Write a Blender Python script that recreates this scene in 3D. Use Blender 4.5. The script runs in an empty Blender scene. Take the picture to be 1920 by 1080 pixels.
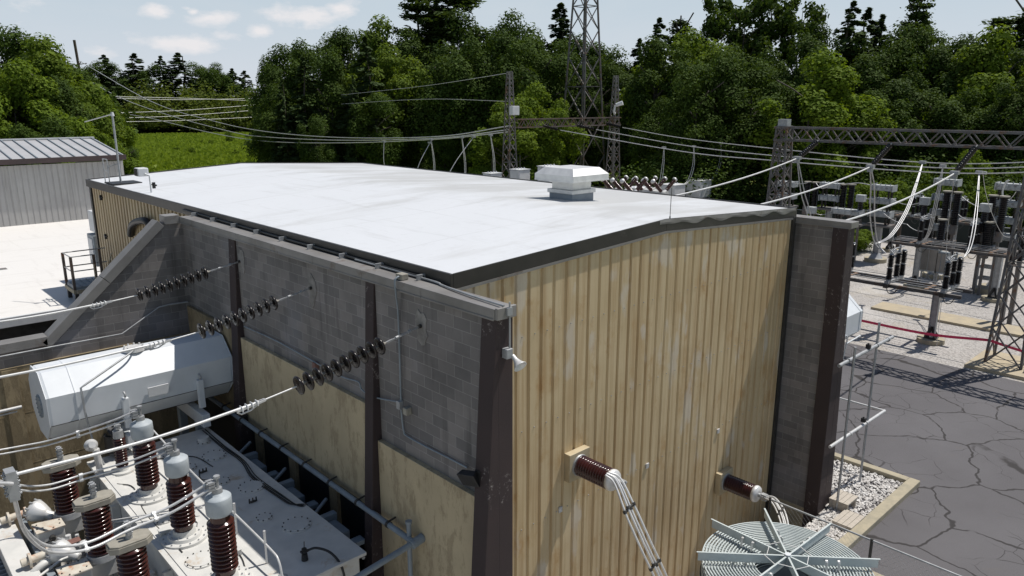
import bpy, math, random
from mathutils import Vector as V, Matrix
random.seed(7)
PI = math.pi
# ------------------------------------------------------------------ scene / camera
S = bpy.context.scene
COL = S.collection
CAM_H = 11.1
F, HY, VB = 1394.0, 195.0, 2500.0
TH = math.atan((540 - HY) / F)
cam = bpy.data.objects.new('camera', bpy.data.cameras.new('camera')); COL.objects.link(cam)
YAW = math.radians(43.0)
cam.location = (0, 0, CAM_H)
cam.rotation_euler = (PI/2 - TH, 0, -YAW)
cam.data.sensor_width = 36; cam.data.lens = 36 * F / 1920
cam.data.clip_start = 0.1; cam.data.clip_end = 8000
S.camera = cam
CM = cam.rotation_euler.to_matrix()

# measuring helpers: where a sight line meets a real plane of the place
def ray(px, py): return CM @ V(((px-960), -(py-540), -F))
def onX(px, py, X): r = ray(px, py); return V((0, 0, CAM_H)) + r * (X / r.x)
def onY(px, py, Y): r = ray(px, py); return V((0, 0, CAM_H)) + r * (Y / r.y)
def onZ(px, py, Z): r = ray(px, py); return V((0, 0, CAM_H)) + r * ((Z-CAM_H) / r.z)

# ------------------------------------------------------------------ tagging
def tag(o, label=None, cat=None, group=None, kind=None):
    if label: o['label'] = label
    if cat: o['category'] = cat
    if group: o['group'] = group
    if kind: o['kind'] = kind
    return o
def thing(name, label, cat, loc=(0, 0, 0), group=None):
    o = bpy.data.objects.new(name, None); COL.objects.link(o)
    o.location = loc; o.empty_display_size = .2
    return tag(o, label, cat, group)
def rootloc(p):
    l = V((0, 0, 0))
    while p: l += V(p.location); p = p.parent
    return l
def copy_tree(o, parent=None):
    c = o.copy(); COL.objects.link(c); c.parent = parent
    for ch in [x for x in bpy.data.objects if x.parent == o]: copy_tree(ch, c)
    return c

# ------------------------------------------------------------------ mesh builder
SPLIT = {'corner_trim','pipe_clamp','tank_rib','stanchion','stringer','tier_insulator','post_insulator','radiator','support_post','hanger','cross_plate','spray_nozzle','roof_patch'}
class MB:
    def __init__(s): s.v = []; s.f = []; s.sm = []
    def add(s, vs, fs, sm=False):
        b = len(s.v); s.v += [tuple(p) for p in vs]
        s.f += [tuple(i+b for i in f) for f in fs]; s.sm += [sm]*len(fs)
        return s
    def box(s, x0, x1, y0, y1, z0, z1):
        return s.add([(x0,y0,z0),(x1,y0,z0),(x1,y1,z0),(x0,y1,z0),(x0,y0,z1),(x1,y0,z1),(x1,y1,z1),(x0,y1,z1)],
                     [(3,2,1,0),(4,5,6,7),(0,1,5,4),(1,2,6,5),(2,3,7,6),(3,0,4,7)])
    def strut(s, a, b, w=.05, h=None):
        a = V(a); b = V(b); h = h or w; d = (b-a)
        if d.length < 1e-6: return s
        d.normalize(); u = V((0,0,1)) if abs(d.z) < .95 else V((1,0,0))
        r = d.cross(u).normalized()*w/2; q = r.cross(d).normalized()*h/2
        vs = [a-r-q, a+r-q, a+r+q, a-r+q, b-r-q, b+r-q, b+r+q, b-r+q]
        return s.add(vs, [(3,2,1,0),(4,5,6,7),(0,1,5,4),(1,2,6,5),(2,3,7,6),(3,0,4,7)])
    def tube(s, pts, r=.02, n=8, cap=True):
        pts = [V(p) for p in pts]; k = len(pts); vs = []; prev = None
        for i, p in enumerate(pts):
            t = (pts[min(i+1,k-1)]-pts[max(i-1,0)]).normalized()
            if prev is None:
                u = V((0,0,1)) if abs(t.z) < .9 else V((1,0,0)); a = t.cross(u).normalized()
            else: a = (prev - t*prev.dot(t)).normalized()
            prev = a; b = t.cross(a)
            for j in range(n):
                th = 2*PI*j/n; vs.append(p+(a*math.cos(th)+b*math.sin(th))*r)
        fs = [(i*n+j, i*n+(j+1)%n, (i+1)*n+(j+1)%n, (i+1)*n+j) for i in range(k-1) for j in range(n)]
        s.add(vs, fs, True)
        if cap:
            s.add(vs[:n], [tuple(range(n))[::-1]]); s.add(vs[-n:], [tuple(range(n))])
        return s
    def lathe(s, p0, p1, prof, n=20):
        """prof = [(distance from p0 towards p1, radius)]"""
        p0 = V(p0); d = (V(p1)-p0).normalized()
        u = V((0,0,1)) if abs(d.z) < .9 else V((1,0,0)); a = d.cross(u).normalized(); b = a.cross(d)*-1
        vs = []; k = len(prof)
        for t, r in prof:
            for j in range(n):
                th = 2*PI*j/n; vs.append(p0+d*t+(a*math.cos(th)+b*math.sin(th))*max(r, 1e-4))
        fs = [(i*n+j, i*n+(j+1)%n, (i+1)*n+(j+1)%n, (i+1)*n+j) for i in range(k-1) for j in range(n)]
        s.add(vs, fs, True)
        s.add(vs[:n], [tuple(range(n))[::-1]]); s.add(vs[-n:], [tuple(range(n))])
        return s
    def cyl(s, p0, p1, r0, r1=None, n=16):
        return s.lathe(p0, p1, [(0, r0), ((V(p1)-V(p0)).length, r0 if r1 is None else r1)], n)
    def prism(s, poly, a, b):
        """poly: list of points (3D), extruded by vector a..b offsets"""
        n = len(poly); a = V(a); b = V(b)
        vs = [V(p)+a for p in poly]+[V(p)+b for p in poly]
        return s.add(vs, [tuple(range(n))[::-1], tuple(range(n, 2*n))]+[(i,(i+1)%n,n+(i+1)%n,n+i) for i in range(n)])
    def quad(s, *p): return s.add(p, [tuple(range(len(p)))])
    def build(s, name, mat, parent=None, bevel=0):
        if name in SPLIT:
            par = list(range(len(s.v)))
            def find(a):
                while par[a] != a: par[a] = par[par[a]]; a = par[a]
                return a
            for f in s.f:
                for q in f[1:]: par[find(q)] = find(f[0])
            def key(v): return tuple(round(c, 4) for c in v)
            first = {}
            for i, v in enumerate(s.v):
                k = key(v)
                if k in first: par[find(i)] = find(first[k])
                else: first[k] = i
            comps = {}
            for f, sm in zip(s.f, s.sm): comps.setdefault(find(f[0]), []).append((f, sm))
            if len(comps) > 1:
                out = None
                for fl_ in comps.values():
                    m = MB(); idx = {}
                    for f, sm in fl_:
                        for q in f:
                            if q not in idx: idx[q] = len(m.v); m.v.append(s.v[q])
                        m.f.append(tuple(idx[q] for q in f)); m.sm.append(sm)
                    out = m._build(name, mat, parent, bevel)
                return out
        return s._build(name, mat, parent, bevel)
    def _build(s, name, mat, parent=None, bevel=0):
        o0 = rootloc(parent)
        me = bpy.data.meshes.new(name)
        me.from_pydata([(p[0]-o0.x, p[1]-o0.y, p[2]-o0.z) for p in s.v], [], s.f)
        me.polygons.foreach_set('use_smooth', s.sm); me.materials.append(mat)
        if len(s.v) < 60000:
            import bmesh
            bm = bmesh.new(); bm.from_mesh(me); bmesh.ops.recalc_face_normals(bm, faces=bm.faces[:]); bm.to_mesh(me); bm.free()
        me.update()
        o = bpy.data.objects.new(name, me); COL.objects.link(o)
        if parent: o.parent = parent
        if bevel:
            m = o.modifiers.new('bevel', 'BEVEL'); m.width = bevel; m.segments = 2; m.limit_method = 'ANGLE'; m.angle_limit = math.radians(50)
        return o
def smooth(pts, k=8):
    pts = [V(p) for p in pts]; out = []
    P = [pts[0]*2-pts[1]]+pts+[pts[-1]*2-pts[-2]]
    for i in range(1, len(P)-2):
        for j in range(k):
            t = j/k; a, b, c, d = P[i-1], P[i], P[i+1], P[i+2]
            out.append(.5*((2*b)+(c-a)*t+(2*a-5*b+4*c-d)*t*t+(3*b-a-3*c+d)*t**3))
    out.append(pts[-1]); return out
def sag(a, b, s, n=24):
    a = V(a); b = V(b)
    return [a.lerp(b, i/n)-V((0,0,4*s*(i/n)*(1-i/n))) for i in range(n+1)]

# ------------------------------------------------------------------ materials
def newmat(name):
    m = bpy.data.materials.new(name); m.use_nodes = True; nt = m.node_tree
    return m, nt, nt.nodes['Principled BSDF']
def N(nt, t, **kw):
    n = nt.nodes.new(t)
    for k, v in kw.items(): setattr(n, k, v)
    return n
def ramp(nt, src, stops):
    r = N(nt, 'ShaderNodeValToRGB'); e = r.color_ramp.elements
    while len(e) < len(stops): e.new(.5)
    for i, (p, c) in enumerate(stops): e[i].position = p; e[i].color = (*c, 1) if len(c) == 3 else c
    nt.links.new(src, r.inputs[0]); return r.outputs[0]
def grey(v): return (v, v, v)
def noise(nt, vec, scale, detail=4, rough=.55, dist=0):
    n = N(nt, 'ShaderNodeTexNoise'); n.inputs['Scale'].default_value = scale; n.inputs['Detail'].default_value = detail
    n.inputs['Roughness'].default_value = rough; n.inputs['Distortion'].default_value = dist
    nt.links.new(vec, n.inputs['Vector']); return n.outputs[0]
def mixc(nt, f, a, b, mode='MIX'):
    m = N(nt, 'ShaderNodeMix', data_type='RGBA', blend_type=mode)
    for i, x in ((0, f), (6, a), (7, b)):
        if isinstance(x, (int, float)): m.inputs[i].default_value = x
        elif isinstance(x, tuple): m.inputs[i].default_value = (*x, 1)
        else: nt.links.new(x, m.inputs[i])
    return m.outputs[2]
def math_(nt, op, a, b=0.0):
    m = N(nt, 'ShaderNodeMath', operation=op)
    for i, x in ((0, a), (1, b)):
        if isinstance(x, (int, float)): m.inputs[i].default_value = x
        else: nt.links.new(x, m.inputs[i])
    return m.outputs[0]
def pos(nt, sc=(1, 1, 1), obj=False):
    if obj: src = N(nt, 'ShaderNodeTexCoord').outputs['Object']
    else: src = N(nt, 'ShaderNodeNewGeometry').outputs['Position']
    mp = N(nt, 'ShaderNodeMapping'); mp.inputs['Scale'].default_value = sc
    nt.links.new(src, mp.inputs[0]); return mp.outputs[0]
def bump(nt, bs, h, strength=.3, dist=.02):
    b = N(nt, 'ShaderNodeBump'); b.inputs['Strength'].default_value = strength; b.inputs['Distance'].default_value = dist
    nt.links.new(h, b.inputs['Height']); nt.links.new(b.outputs[0], bs.inputs['Normal'])
def plain(name, c1, c2=None, scale=3, rough=.6, metal=0, bmp=.1, stain=None, stain_amt=.6, sc=(1,1,1), obj=True):
    m, nt, bs = newmat(name); c2 = c2 or tuple(x*.75 for x in c1)
    p = pos(nt, sc, obj)
    n1 = noise(nt, p, scale, 6, .6)
    col = mixc(nt, ramp(nt, n1, [(.35, grey(0)), (.65, grey(1))]), c1, c2)
    if stain:
        n2 = noise(nt, p, scale*.6+.7, 8, .7, .4)
        col = mixc(nt, ramp(nt, n2, [(stain_amt-.03, grey(0)), (stain_amt+.1, grey(1))]), col, stain)
    nt.links.new(col, bs.inputs['Base Color'])
    bs.inputs['Roughness'].default_value = rough; bs.inputs['Metallic'].default_value = metal
    if bmp: bump(nt, bs, noise(nt, p, scale*12, 3), bmp, .01)
    return m
M = {}
M['galv'] = plain('galvanised_steel', (.42,.43,.44), (.30,.31,.32), 5, .5, .35)
M['gate_steel'] = plain('old_lattice_steel', (.17,.165,.165), (.11,.10,.095), 2, .6, .2, stain=(.17,.085,.04), stain_amt=.56)
M['rust_steel'] = plain('rusty_lattice_steel', (.15,.125,.11), (.09,.072,.06), 2, .75, .1, stain=(.17,.085,.05), stain_amt=.54)
M['alu'] = plain('aluminium_conductor', (.66,.66,.66), (.5,.5,.5), 9, .45, .3)
M['alu_pale'] = plain('bright_aluminium', (.72,.72,.71), (.60,.60,.6), 4, .45, .3)
M['paint'] = plain('grey_white_paint', (.66,.65,.62), (.55,.55,.53), 2.3, .5, 0, .08, stain=(.47,.38,.28), stain_amt=.62)
M['paint_clean'] = plain('pale_grey_paint', (.66,.69,.72), (.60,.63,.66), 1.4, .45, 0, .04)
M['paint_blue'] = plain('blue_grey_paint', (.26,.30,.33), (.20,.23,.26), 3, .5, 0, .08, stain=(.14,.12,.1), stain_amt=.64)
M['rack'] = plain('weathered_rack_grey', (.44,.46,.47), (.30,.32,.33), 3, .6, 0, .1, stain=(.16,.15,.14), stain_amt=.58)
M['reactor'] = plain('pale_green_grey_paint', (.52,.57,.57), (.45,.50,.50), 3, .5, 0, .05)
M['cap_grey'] = plain('grey_bushing_cap', (.42,.46,.49), (.35,.39,.42), 3, .55, 0, .05)
M['white_box'] = plain('white_cabinet_paint', (.66,.67,.68), (.58,.59,.6), 3, .5)
M['rusty_plate'] = plain('rust_stained_cover', (.62,.58,.5), (.5,.44,.36), 5, .6, stain=(.45,.16,.05), stain_amt=.56)
M['brown_plate'] = plain('red_brown_plate', (.20,.10,.08), (.16,.08,.065), 6, .7)
M['cap_plate'] = plain('cast_cap_plate', (.33,.31,.26), (.25,.235,.20), 6, .7, stain=(.22,.19,.15), stain_amt=.6)
M['fitting'] = plain('dull_iron_fitting', (.34,.32,.29), (.26,.25,.23), 6, .6, .2)
M['black'] = plain('black_rubber', (.02,.02,.022), (.015,.015,.015), 5, .5)
M['dark_metal'] = plain('dark_weathered_metal', (.06,.058,.055), (.035,.033,.03), 5, .5, .2)
M['bronze'] = plain('dark_bronze_flashing', (.050,.046,.043), (.030,.028,.026), 1.2, .42, .2, stain=(.11,.105,.10), stain_amt=.66)
M['red'] = plain('red_caution_tape', (.72,.045,.13), (.62,.03,.10), 9, .5)
M['wood'] = plain('weathered_timber', (.50,.45,.38), (.38,.34,.29), 8, .8, sc=(6,1,1))
M['pole'] = plain('pole_timber', (.11,.085,.065), (.07,.055,.045), 6, .85)
M['kerb'] = plain('kerb_concrete', (.40,.35,.25), (.30,.27,.20), 3, .85, 0, .3, obj=False)
M['rock'] = plain('white_stone', (.78,.76,.73), (.58,.55,.52), 5, .85, 0, .2, obj=False)
M['coping'] = plain('metal_coping', (.27,.26,.25), (.20,.19,.18), 1.1, .5, .25, .05, stain=(.14,.10,.075), stain_amt=.6, obj=False)
M['concrete_pad'] = plain('pad_concrete', (.44,.37,.25), (.36,.31,.23), 1.5, .85, 0, .2, obj=False)

def porcelain():
    m, nt, bs = newmat('brown_glazed_porcelain')
    n = noise(nt, pos(nt, (1,1,1), True), 4, 4)
    nt.links.new(mixc(nt, ramp(nt, n, [(.4, grey(0)), (.65, grey(1))]), (.055,.014,.010), (.035,.012,.010)), bs.inputs['Base Color'])
    bs.inputs['Roughness'].default_value = .16; bs.inputs['Specular IOR Level'].default_value = .6
    return m
M['porc'] = porcelain()
M['porc_dark'] = plain('dark_glazed_porcelain', (.012,.008,.007), (.008,.006,.006), 5, .25, 0, 0)

def block_mat():
    m, nt, bs = newmat('concrete_block')
    g = N(nt, 'ShaderNodeNewGeometry'); sx = N(nt, 'ShaderNodeSeparateXYZ'); nt.links.new(g.outputs['Position'], sx.inputs[0])
    u = math_(nt, 'ADD', sx.outputs[0], sx.outputs[1])
    cb = N(nt, 'ShaderNodeCombineXYZ'); nt.links.new(u, cb.inputs[0]); nt.links.new(sx.outputs[2], cb.inputs[1])
    br = N(nt, 'ShaderNodeTexBrick'); nt.links.new(cb.outputs[0], br.inputs['Vector'])
    br.offset = .5; br.inputs['Scale'].default_value = 1; br.inputs['Brick Width'].default_value = .406
    br.inputs['Row Height'].default_value = .203; br.inputs['Mortar Size'].default_value = .007; br.inputs['Mortar Smooth'].default_value = .3
    br.inputs['Color1'].default_value = (.250,.230,.220,1); br.inputs['Color2'].default_value = (.165,.155,.152,1)
    br.inputs['Mortar'].default_value = (.30,.285,.275,1)
    p = pos(nt)
    n1 = noise(nt, p, .9, 6, .6); n2 = noise(nt, pos(nt, (3,3,.35)), 1.0, 5)
    c = mixc(nt, .8, br.outputs[0], ramp(nt, n1, [(.3, grey(.62)), (.7, grey(1.15))]), 'MULTIPLY')
    c = mixc(nt, ramp(nt, n2, [(.56, grey(0)), (.72, grey(.55))]), c, (.055,.05,.047))
    c = mixc(nt, ramp(nt, noise(nt, p, .45, 3), [(.58, grey(0)), (.75, grey(.45))]), c, (.20,.21,.25))
    nt.links.new(c, bs.inputs['Base Color']); bs.inputs['Roughness'].default_value = .9
    h = math_(nt, 'SUBTRACT', math_(nt, 'MULTIPLY', noise(nt, p, 60, 3), .35), br.outputs['Fac'])
    bump(nt, bs, h, .5, .008); return m
M['block'] = block_mat()

def stained_concrete(name, a, b, st, amt=.52):
    m, nt, bs = newmat(name); p = pos(nt)
    n1 = noise(nt, p, .8, 6); n2 = noise(nt, pos(nt, (2.2,2.2,.8)), 1.3, 10, .8, .15); n3 = noise(nt, pos(nt, (4,4,1.2)), 2.2, 9, .8)
    c = mixc(nt, ramp(nt, n1, [(.35, grey(0)), (.65, grey(1))]), a, b)
    c = mixc(nt, ramp(nt, n2, [(amt-.02, grey(0)), (amt+.06, grey(.55)), (amt+.10, grey(.25)), (amt+.2, grey(.7))]), c, st)
    c = mixc(nt, ramp(nt, n3, [(.58, grey(0)), (.7, grey(.5))]), c, tuple(x*.7 for x in st))
    nt.links.new(c, bs.inputs['Base Color']); bs.inputs['Roughness'].default_value = .9
    bump(nt, bs, n3, .35, .015); return m
M['panel'] = stained_concrete('stained_cream_concrete', (.52,.43,.28), (.42,.345,.225), (.20,.145,.085))
M['panel2'] = stained_concrete('brown_stained_concrete', (.34,.27,.165), (.25,.20,.12), (.10,.07,.038), .48)
def pillar_mat():
    m, nt, bs = newmat('flaking_brown_painted_concrete'); p = pos(nt)
    n1 = noise(nt, p, 1.5, 5); n2 = noise(nt, p, 9, 9, .8); n3 = noise(nt, p, .7, 3)
    c = mixc(nt, n1, (.048,.030,.030), (.030,.021,.022))
    f = math_(nt, 'MULTIPLY', ramp(nt, n2, [(.58, grey(0)), (.60, grey(.8))]), ramp(nt, n3, [(.50, grey(0)), (.60, grey(1))]))
    nt.links.new(mixc(nt, f, c, (.33,.30,.28)), bs.inputs['Base Color']); bs.inputs['Roughness'].default_value = .7
    bump(nt, bs, n2, .3, .01); return m
M['pillar'] = pillar_mat()

def siding(name, a, b, dirt, amt=.55, rough=.5, patch=None):
    m, nt, bs = newmat(name); p = pos(nt)
    n1 = noise(nt, pos(nt, (5,5,.14)), 1.6, 7, .65); n2 = noise(nt, p, .55, 6, .6); n3 = noise(nt, pos(nt, (13,13,.5)), 1, 4)
    c = mixc(nt, ramp(nt, n2, [(.35, grey(0)), (.65, grey(1))]), a, b)
    c = mixc(nt, ramp(nt, n1, [(amt-.06, grey(0)), (amt+.14, grey(.65))]), c, dirt)
    c = mixc(nt, ramp(nt, n3, [(.6, grey(0)), (.75, grey(.35))]), c, tuple(x*.75 for x in dirt))
    if patch:
        n5 = noise(nt, pos(nt, (1.6,1.6,1.1)), .9, 7, .7); n6 = noise(nt, pos(nt, (9,9,.35)), 1, 4)
        rf = math_(nt, 'MULTIPLY', ramp(nt, n5, [(.54, grey(0)), (.68, grey(.9))]), ramp(nt, n6, [(.35, grey(.2)), (.6, grey(1))]))
        c = mixc(nt, rf, c, (.44,.27,.115))
        n4 = noise(nt, pos(nt, (1.8,1.8,.8)), 1, 4, .5)
        c = mixc(nt, ramp(nt, n4, [(.60, grey(0)), (.67, grey(.5))]), c, patch)
    nt.links.new(c, bs.inputs['Base Color']); bs.inputs['Roughness'].default_value = rough
    return m
M['siding'] = siding('weathered_cream_siding', (.62,.495,.305), (.54,.415,.24), (.38,.24,.11), .51, .5, (.62,.585,.52))
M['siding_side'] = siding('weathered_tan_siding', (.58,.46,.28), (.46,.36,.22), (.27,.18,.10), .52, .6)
M['grey_siding'] = siding('grey_siding', (.40,.395,.385), (.34,.335,.33), (.26,.25,.23), .58, .5)

def roof_mat(name, base, dirt, amt, streak=(.35, 1.4, 1)):
    m, nt, bs = newmat(name); p = pos(nt)
    sx = N(nt, 'ShaderNodeSeparateXYZ'); nt.links.new(N(nt, 'ShaderNodeNewGeometry').outputs['Position'], sx.inputs[0])
    side = ramp(nt, math_(nt, 'DIVIDE', sx.outputs[0], 20), [(.60, grey(0)), (.72, grey(.20))])
    n1 = math_(nt, 'ADD', noise(nt, pos(nt, streak), .55, 8, .65, .3), side)
    n2 = noise(nt, pos(nt, (1.2, .12, 1)), 2.2, 6, .7)
    c = mixc(nt, ramp(nt, n1, [(amt, grey(0)), (amt+.2, grey(.75))]), base, dirt)
    c = mixc(nt, ramp(nt, n2, [(.56, grey(0)), (.66, grey(.22))]), c, tuple(x*.85 for x in dirt))
    c = mixc(nt, ramp(nt, noise(nt, p, 5, 6, .7), [(.55, grey(0)), (.75, grey(.25))]), c, tuple(x*.9 for x in dirt))
    sm = math_(nt, 'FRACT', math_(nt, 'DIVIDE', math_(nt, 'ADD', sx.outputs[1], math_(nt, 'MULTIPLY', noise(nt, pos(nt, (1,1,1)), .6, 3), .12)), 2.9))
    c = mixc(nt, ramp(nt, sm, [(.0, grey(.22)), (.012, grey(.18)), (.018, grey(0))]), c, tuple(x*.8 for x in dirt))
    nt.links.new(c, bs.inputs['Base Color']); bs.inputs['Roughness'].default_value = .5
    bump(nt, bs, noise(nt, p, 1.6, 4), .25, .02); return m
M['roof'] = roof_mat('white_roof_membrane', (.63,.645,.665), (.44,.44,.43), .54)
M['low_roof'] = roof_mat('dusty_white_membrane', (.74,.72,.69), (.54,.51,.47), .56)

def asphalt():
    m, nt, bs = newmat('cracked_asphalt'); p = pos(nt, (1, 1, 0))
    w = N(nt, 'ShaderNodeTexNoise'); w.inputs['Scale'].default_value = .8; w.inputs['Detail'].default_value = 3; nt.links.new(p, w.inputs['Vector'])
    vm = N(nt, 'ShaderNodeVectorMath', operation='MULTIPLY_ADD'); nt.links.new(w.outputs['Color'], vm.inputs[0]); vm.inputs[1].default_value = (.95,.95,0); nt.links.new(p, vm.inputs[2])
    def vor(sc, vec=vm.outputs[0]):
        v = N(nt, 'ShaderNodeTexVoronoi', feature='DISTANCE_TO_EDGE'); v.inputs['Scale'].default_value = sc
        nt.links.new(vec, v.inputs['Vector']); return v.outputs['Distance']
    n1 = noise(nt, p, .35, 5); n2 = noise(nt, p, 45, 3, .7)
    c = mixc(nt, ramp(nt, n1, [(.35, grey(0)), (.65, grey(1))]), (.096,.091,.097), (.078,.073,.078))
    c = mixc(nt, .35, c, ramp(nt, n2, [(.3, grey(.5)), (.7, grey(1.6))]), 'MULTIPLY')
    c = mixc(nt, ramp(nt, noise(nt, p, 1.3, 6, .7), [(.6, grey(0)), (.75, grey(.4))]), c, (.105,.088,.075))
    k1 = ramp(nt, vor(.36), [(.0, grey(1)), (.008, grey(.95)), (.013, grey(0))])
    k2 = math_(nt, 'MULTIPLY', ramp(nt, vor(.95), [(.0, grey(.8)), (.008, grey(.6)), (.014, grey(0))]), ramp(nt, noise(nt, p, .5, 2), [(.48, grey(0)), (.56, grey(1))]))
    brk = ramp(nt, noise(nt, p, .8, 3), [(.34, grey(.15)), (.42, grey(1))])
    k = math_(nt, 'MAXIMUM', math_(nt, 'MULTIPLY', k1, brk), k2)
    c = mixc(nt, k, c, (.012,.009,.009))
    nt.links.new(c, bs.inputs['Base Color']); bs.inputs['Roughness'].default_value = .75
    bump(nt, bs, math_(nt, 'SUBTRACT', n2, k), .4, .01); return m
M['asphalt'] = asphalt()
def gravel():
    m, nt, bs = newmat('crushed_stone'); p = pos(nt, (1, 1, 0))
    v = N(nt, 'ShaderNodeTexVoronoi'); v.inputs['Scale'].default_value = 11; nt.links.new(p, v.inputs['Vector'])
    c = mixc(nt, v.outputs['Distance'], (.56,.53,.50), (.24,.225,.21))
    c = mixc(nt, .5, c, ramp(nt, noise(nt, p, 5, 5, .8), [(.3, grey(.6)), (.7, grey(1.15))]), 'MULTIPLY')
    c = mixc(nt, ramp(nt, noise(nt, p, .25, 6, .7), [(.54, grey(0)), (.66, grey(.5))]), c, (.35,.30,.21))
    c = mixc(nt, ramp(nt, noise(nt, p, .14, 3, .6), [(.56, grey(0)), (.64, grey(.35))]), c, (.62,.60,.57))
    nt.links.new(c, bs.inputs['Base Color']); bs.inputs['Roughness'].default_value = .9
    bump(nt, bs, v.outputs['Distance'], .8, .05); return m
M['gravel'] = gravel()
def grass():
    m, nt, bs = newmat('meadow_grass'); p = pos(nt, (1, 1, 0))
    n1 = noise(nt, p, .035, 8, .65); n2 = noise(nt, p, .6, 6, .75); n3 = noise(nt, p, .012, 3)
    c = mixc(nt, ramp(nt, n1, [(.38, grey(0)), (.6, grey(1))]), (.155,.21,.038), (.235,.275,.06))
    c = mixc(nt, ramp(nt, n2, [(.5, grey(0)), (.7, grey(.8))]), c, (.085,.14,.02))
    c = mixc(nt, ramp(nt, n3, [(.5, grey(0)), (.62, grey(.5))]), c, (.29,.31,.09))
    nt.links.new(c, bs.inputs['Base Color']); bs.inputs['Roughness'].default_value = .8; bs.inputs['Specular IOR Level'].default_value = .1
    bump(nt, bs, n2, 1, .6); return m
M['grass'] = grass()
def leaf(name, a, b, tr=.3):
    m, nt, bs = newmat(name)
    oi = N(nt, 'ShaderNodeObjectInfo'); p = pos(nt)
    n = noise(nt, p, .35, 5, .7); n2 = noise(nt, p, 2.5, 2)
    c = mixc(nt, ramp(nt, n, [(.35, grey(0)), (.65, grey(1))]), a, b)
    c = mixc(nt, math_(nt, 'MULTIPLY', oi.outputs['Random'], .75), c, (a[0]*1.65, a[1]*1.55, a[2]*1.0))
    c = mixc(nt, .5, c, ramp(nt, n2, [(.3, grey(.55)), (.7, grey(1.35))]), 'MULTIPLY')
    nt.links.new(c, bs.inputs['Base Color']); bs.inputs['Roughness'].default_value = .75; bs.inputs['Specular IOR Level'].default_value = .12
    t = N(nt, 'ShaderNodeBsdfTranslucent'); nt.links.new(mixc(nt, 1.0, c, (1.5,1.45,.6), 'MULTIPLY'), t.inputs[0])
    mx = N(nt, 'ShaderNodeMixShader'); mx.inputs[0].default_value = tr
    nt.links.new(bs.outputs[0], mx.inputs[1]); nt.links.new(t.outputs[0], mx.inputs[2])
    nt.links.new(mx.outputs[0], nt.nodes['Material Output'].inputs[0]); return m
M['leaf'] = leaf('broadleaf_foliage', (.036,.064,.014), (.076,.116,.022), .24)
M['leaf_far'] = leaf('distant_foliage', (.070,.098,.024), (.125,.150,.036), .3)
M['leaf_light'] = leaf('fresh_green_foliage', (.085,.135,.018), (.135,.185,.026), .34)
M['tuft'] = leaf('tall_grass', (.145,.205,.034), (.21,.265,.05), .35)
M['needle'] = leaf('dark_needle_foliage', (.040,.066,.026), (.062,.094,.036), .2)
M['bark'] = plain('bark', (.10,.085,.07), (.06,.05,.04), 3, .9)
M['bay_shade'] = plain('painted_bay_shade', (.02,.02,.022), None, 3, .4)  # near-black colour standing in for deep shade below the wall panels
M['seam_roof'] = plain('pale_seam_roof', (.44,.44,.45), (.38,.38,.39), .6, .5)
M['maroon'] = plain('maroon_gutter', (.07,.045,.045), (.05,.035,.035), 1, .6)

# ------------------------------------------------------------------ world and sun
LT = V((-1.0, .27, -2.15)).normalized()          # direction the sunlight travels
to_sun = -LT
elev = math.asin(to_sun.z); azim = math.atan2(to_sun.x, to_sun.y)
W = bpy.data.worlds.new('World'); S.world = W; W.use_nodes = True
nt = W.node_tree; bg = nt.nodes['Background']
sky = N(nt, 'ShaderNodeTexSky'); sky.sky_type = 'NISHITA'; sky.sun_disc = False
sky.sun_elevation = elev; sky.sun_rotation = azim; sky.altitude = 50; sky.air_density = 1.0; sky.dust_density = .6; sky.ozone_density = 1.0
tc = N(nt, 'ShaderNodeTexCoord')
dirv = tc.outputs['Generated']
cn = noise(nt, dirv, 15, 8, .62)
mpc = N(nt, 'ShaderNodeMapping'); mpc.inputs['Scale'].default_value = (1, 1, 2.3); nt.links.new(dirv, mpc.inputs[0])
cn = noise(nt, mpc.outputs[0], 22, 8, .62)
acc = None
for (px, py, rx, rz, st) in [(290,22,.030,.011,1),(352,16,.012,.005,.7),(395,34,.040,.012,.9),(362,22,.010,.007,1),(340,82,.050,.014,1),(486,58,.022,.013,.9),(570,30,.055,.018,.95),(250,78,.045,.014,.5),(430,68,.04,.01,.45),(190,100,.04,.012,.5),(640,18,.03,.02,.8),(30,10,.06,.02,.4)]:
    d = ray(px, py).normalized(); az = math.atan2(d.x, d.y)
    sub = N(nt, 'ShaderNodeVectorMath', operation='SUBTRACT'); nt.links.new(dirv, sub.inputs[0]); sub.inputs[1].default_value = d
    rt = N(nt, 'ShaderNodeVectorRotate', rotation_type='Z_AXIS'); nt.links.new(sub.outputs[0], rt.inputs['Vector']); rt.inputs['Angle'].default_value = az
    ml = N(nt, 'ShaderNodeVectorMath', operation='MULTIPLY'); nt.links.new(rt.outputs[0], ml.inputs[0]); ml.inputs[1].default_value = (1/rx, 1/(rx*6), 1/rz)
    ln = N(nt, 'ShaderNodeVectorMath', operation='LENGTH'); nt.links.new(ml.outputs[0], ln.inputs[0])
    f = math_(nt, 'MULTIPLY', math_(nt, 'MAXIMUM', math_(nt, 'SUBTRACT', 1.25, ln.outputs['Value']), 0), st)
    acc = f if acc is None else math_(nt, 'MAXIMUM', acc, f)
mask = ramp(nt, math_(nt, 'ADD', math_(nt, 'MULTIPLY', acc, .55), math_(nt, 'SUBTRACT', cn, .5)), [(.20, grey(0)), (.52, grey(.85))])
wisp = math_(nt, 'MULTIPLY', ramp(nt, noise(nt, mpc.outputs[0], 5, 7, .65, .4), [(.45, grey(0)), (.75, grey(.5))]), .7)
sxz = N(nt, 'ShaderNodeSeparateXYZ'); nt.links.new(dirv, sxz.inputs[0])
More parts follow.
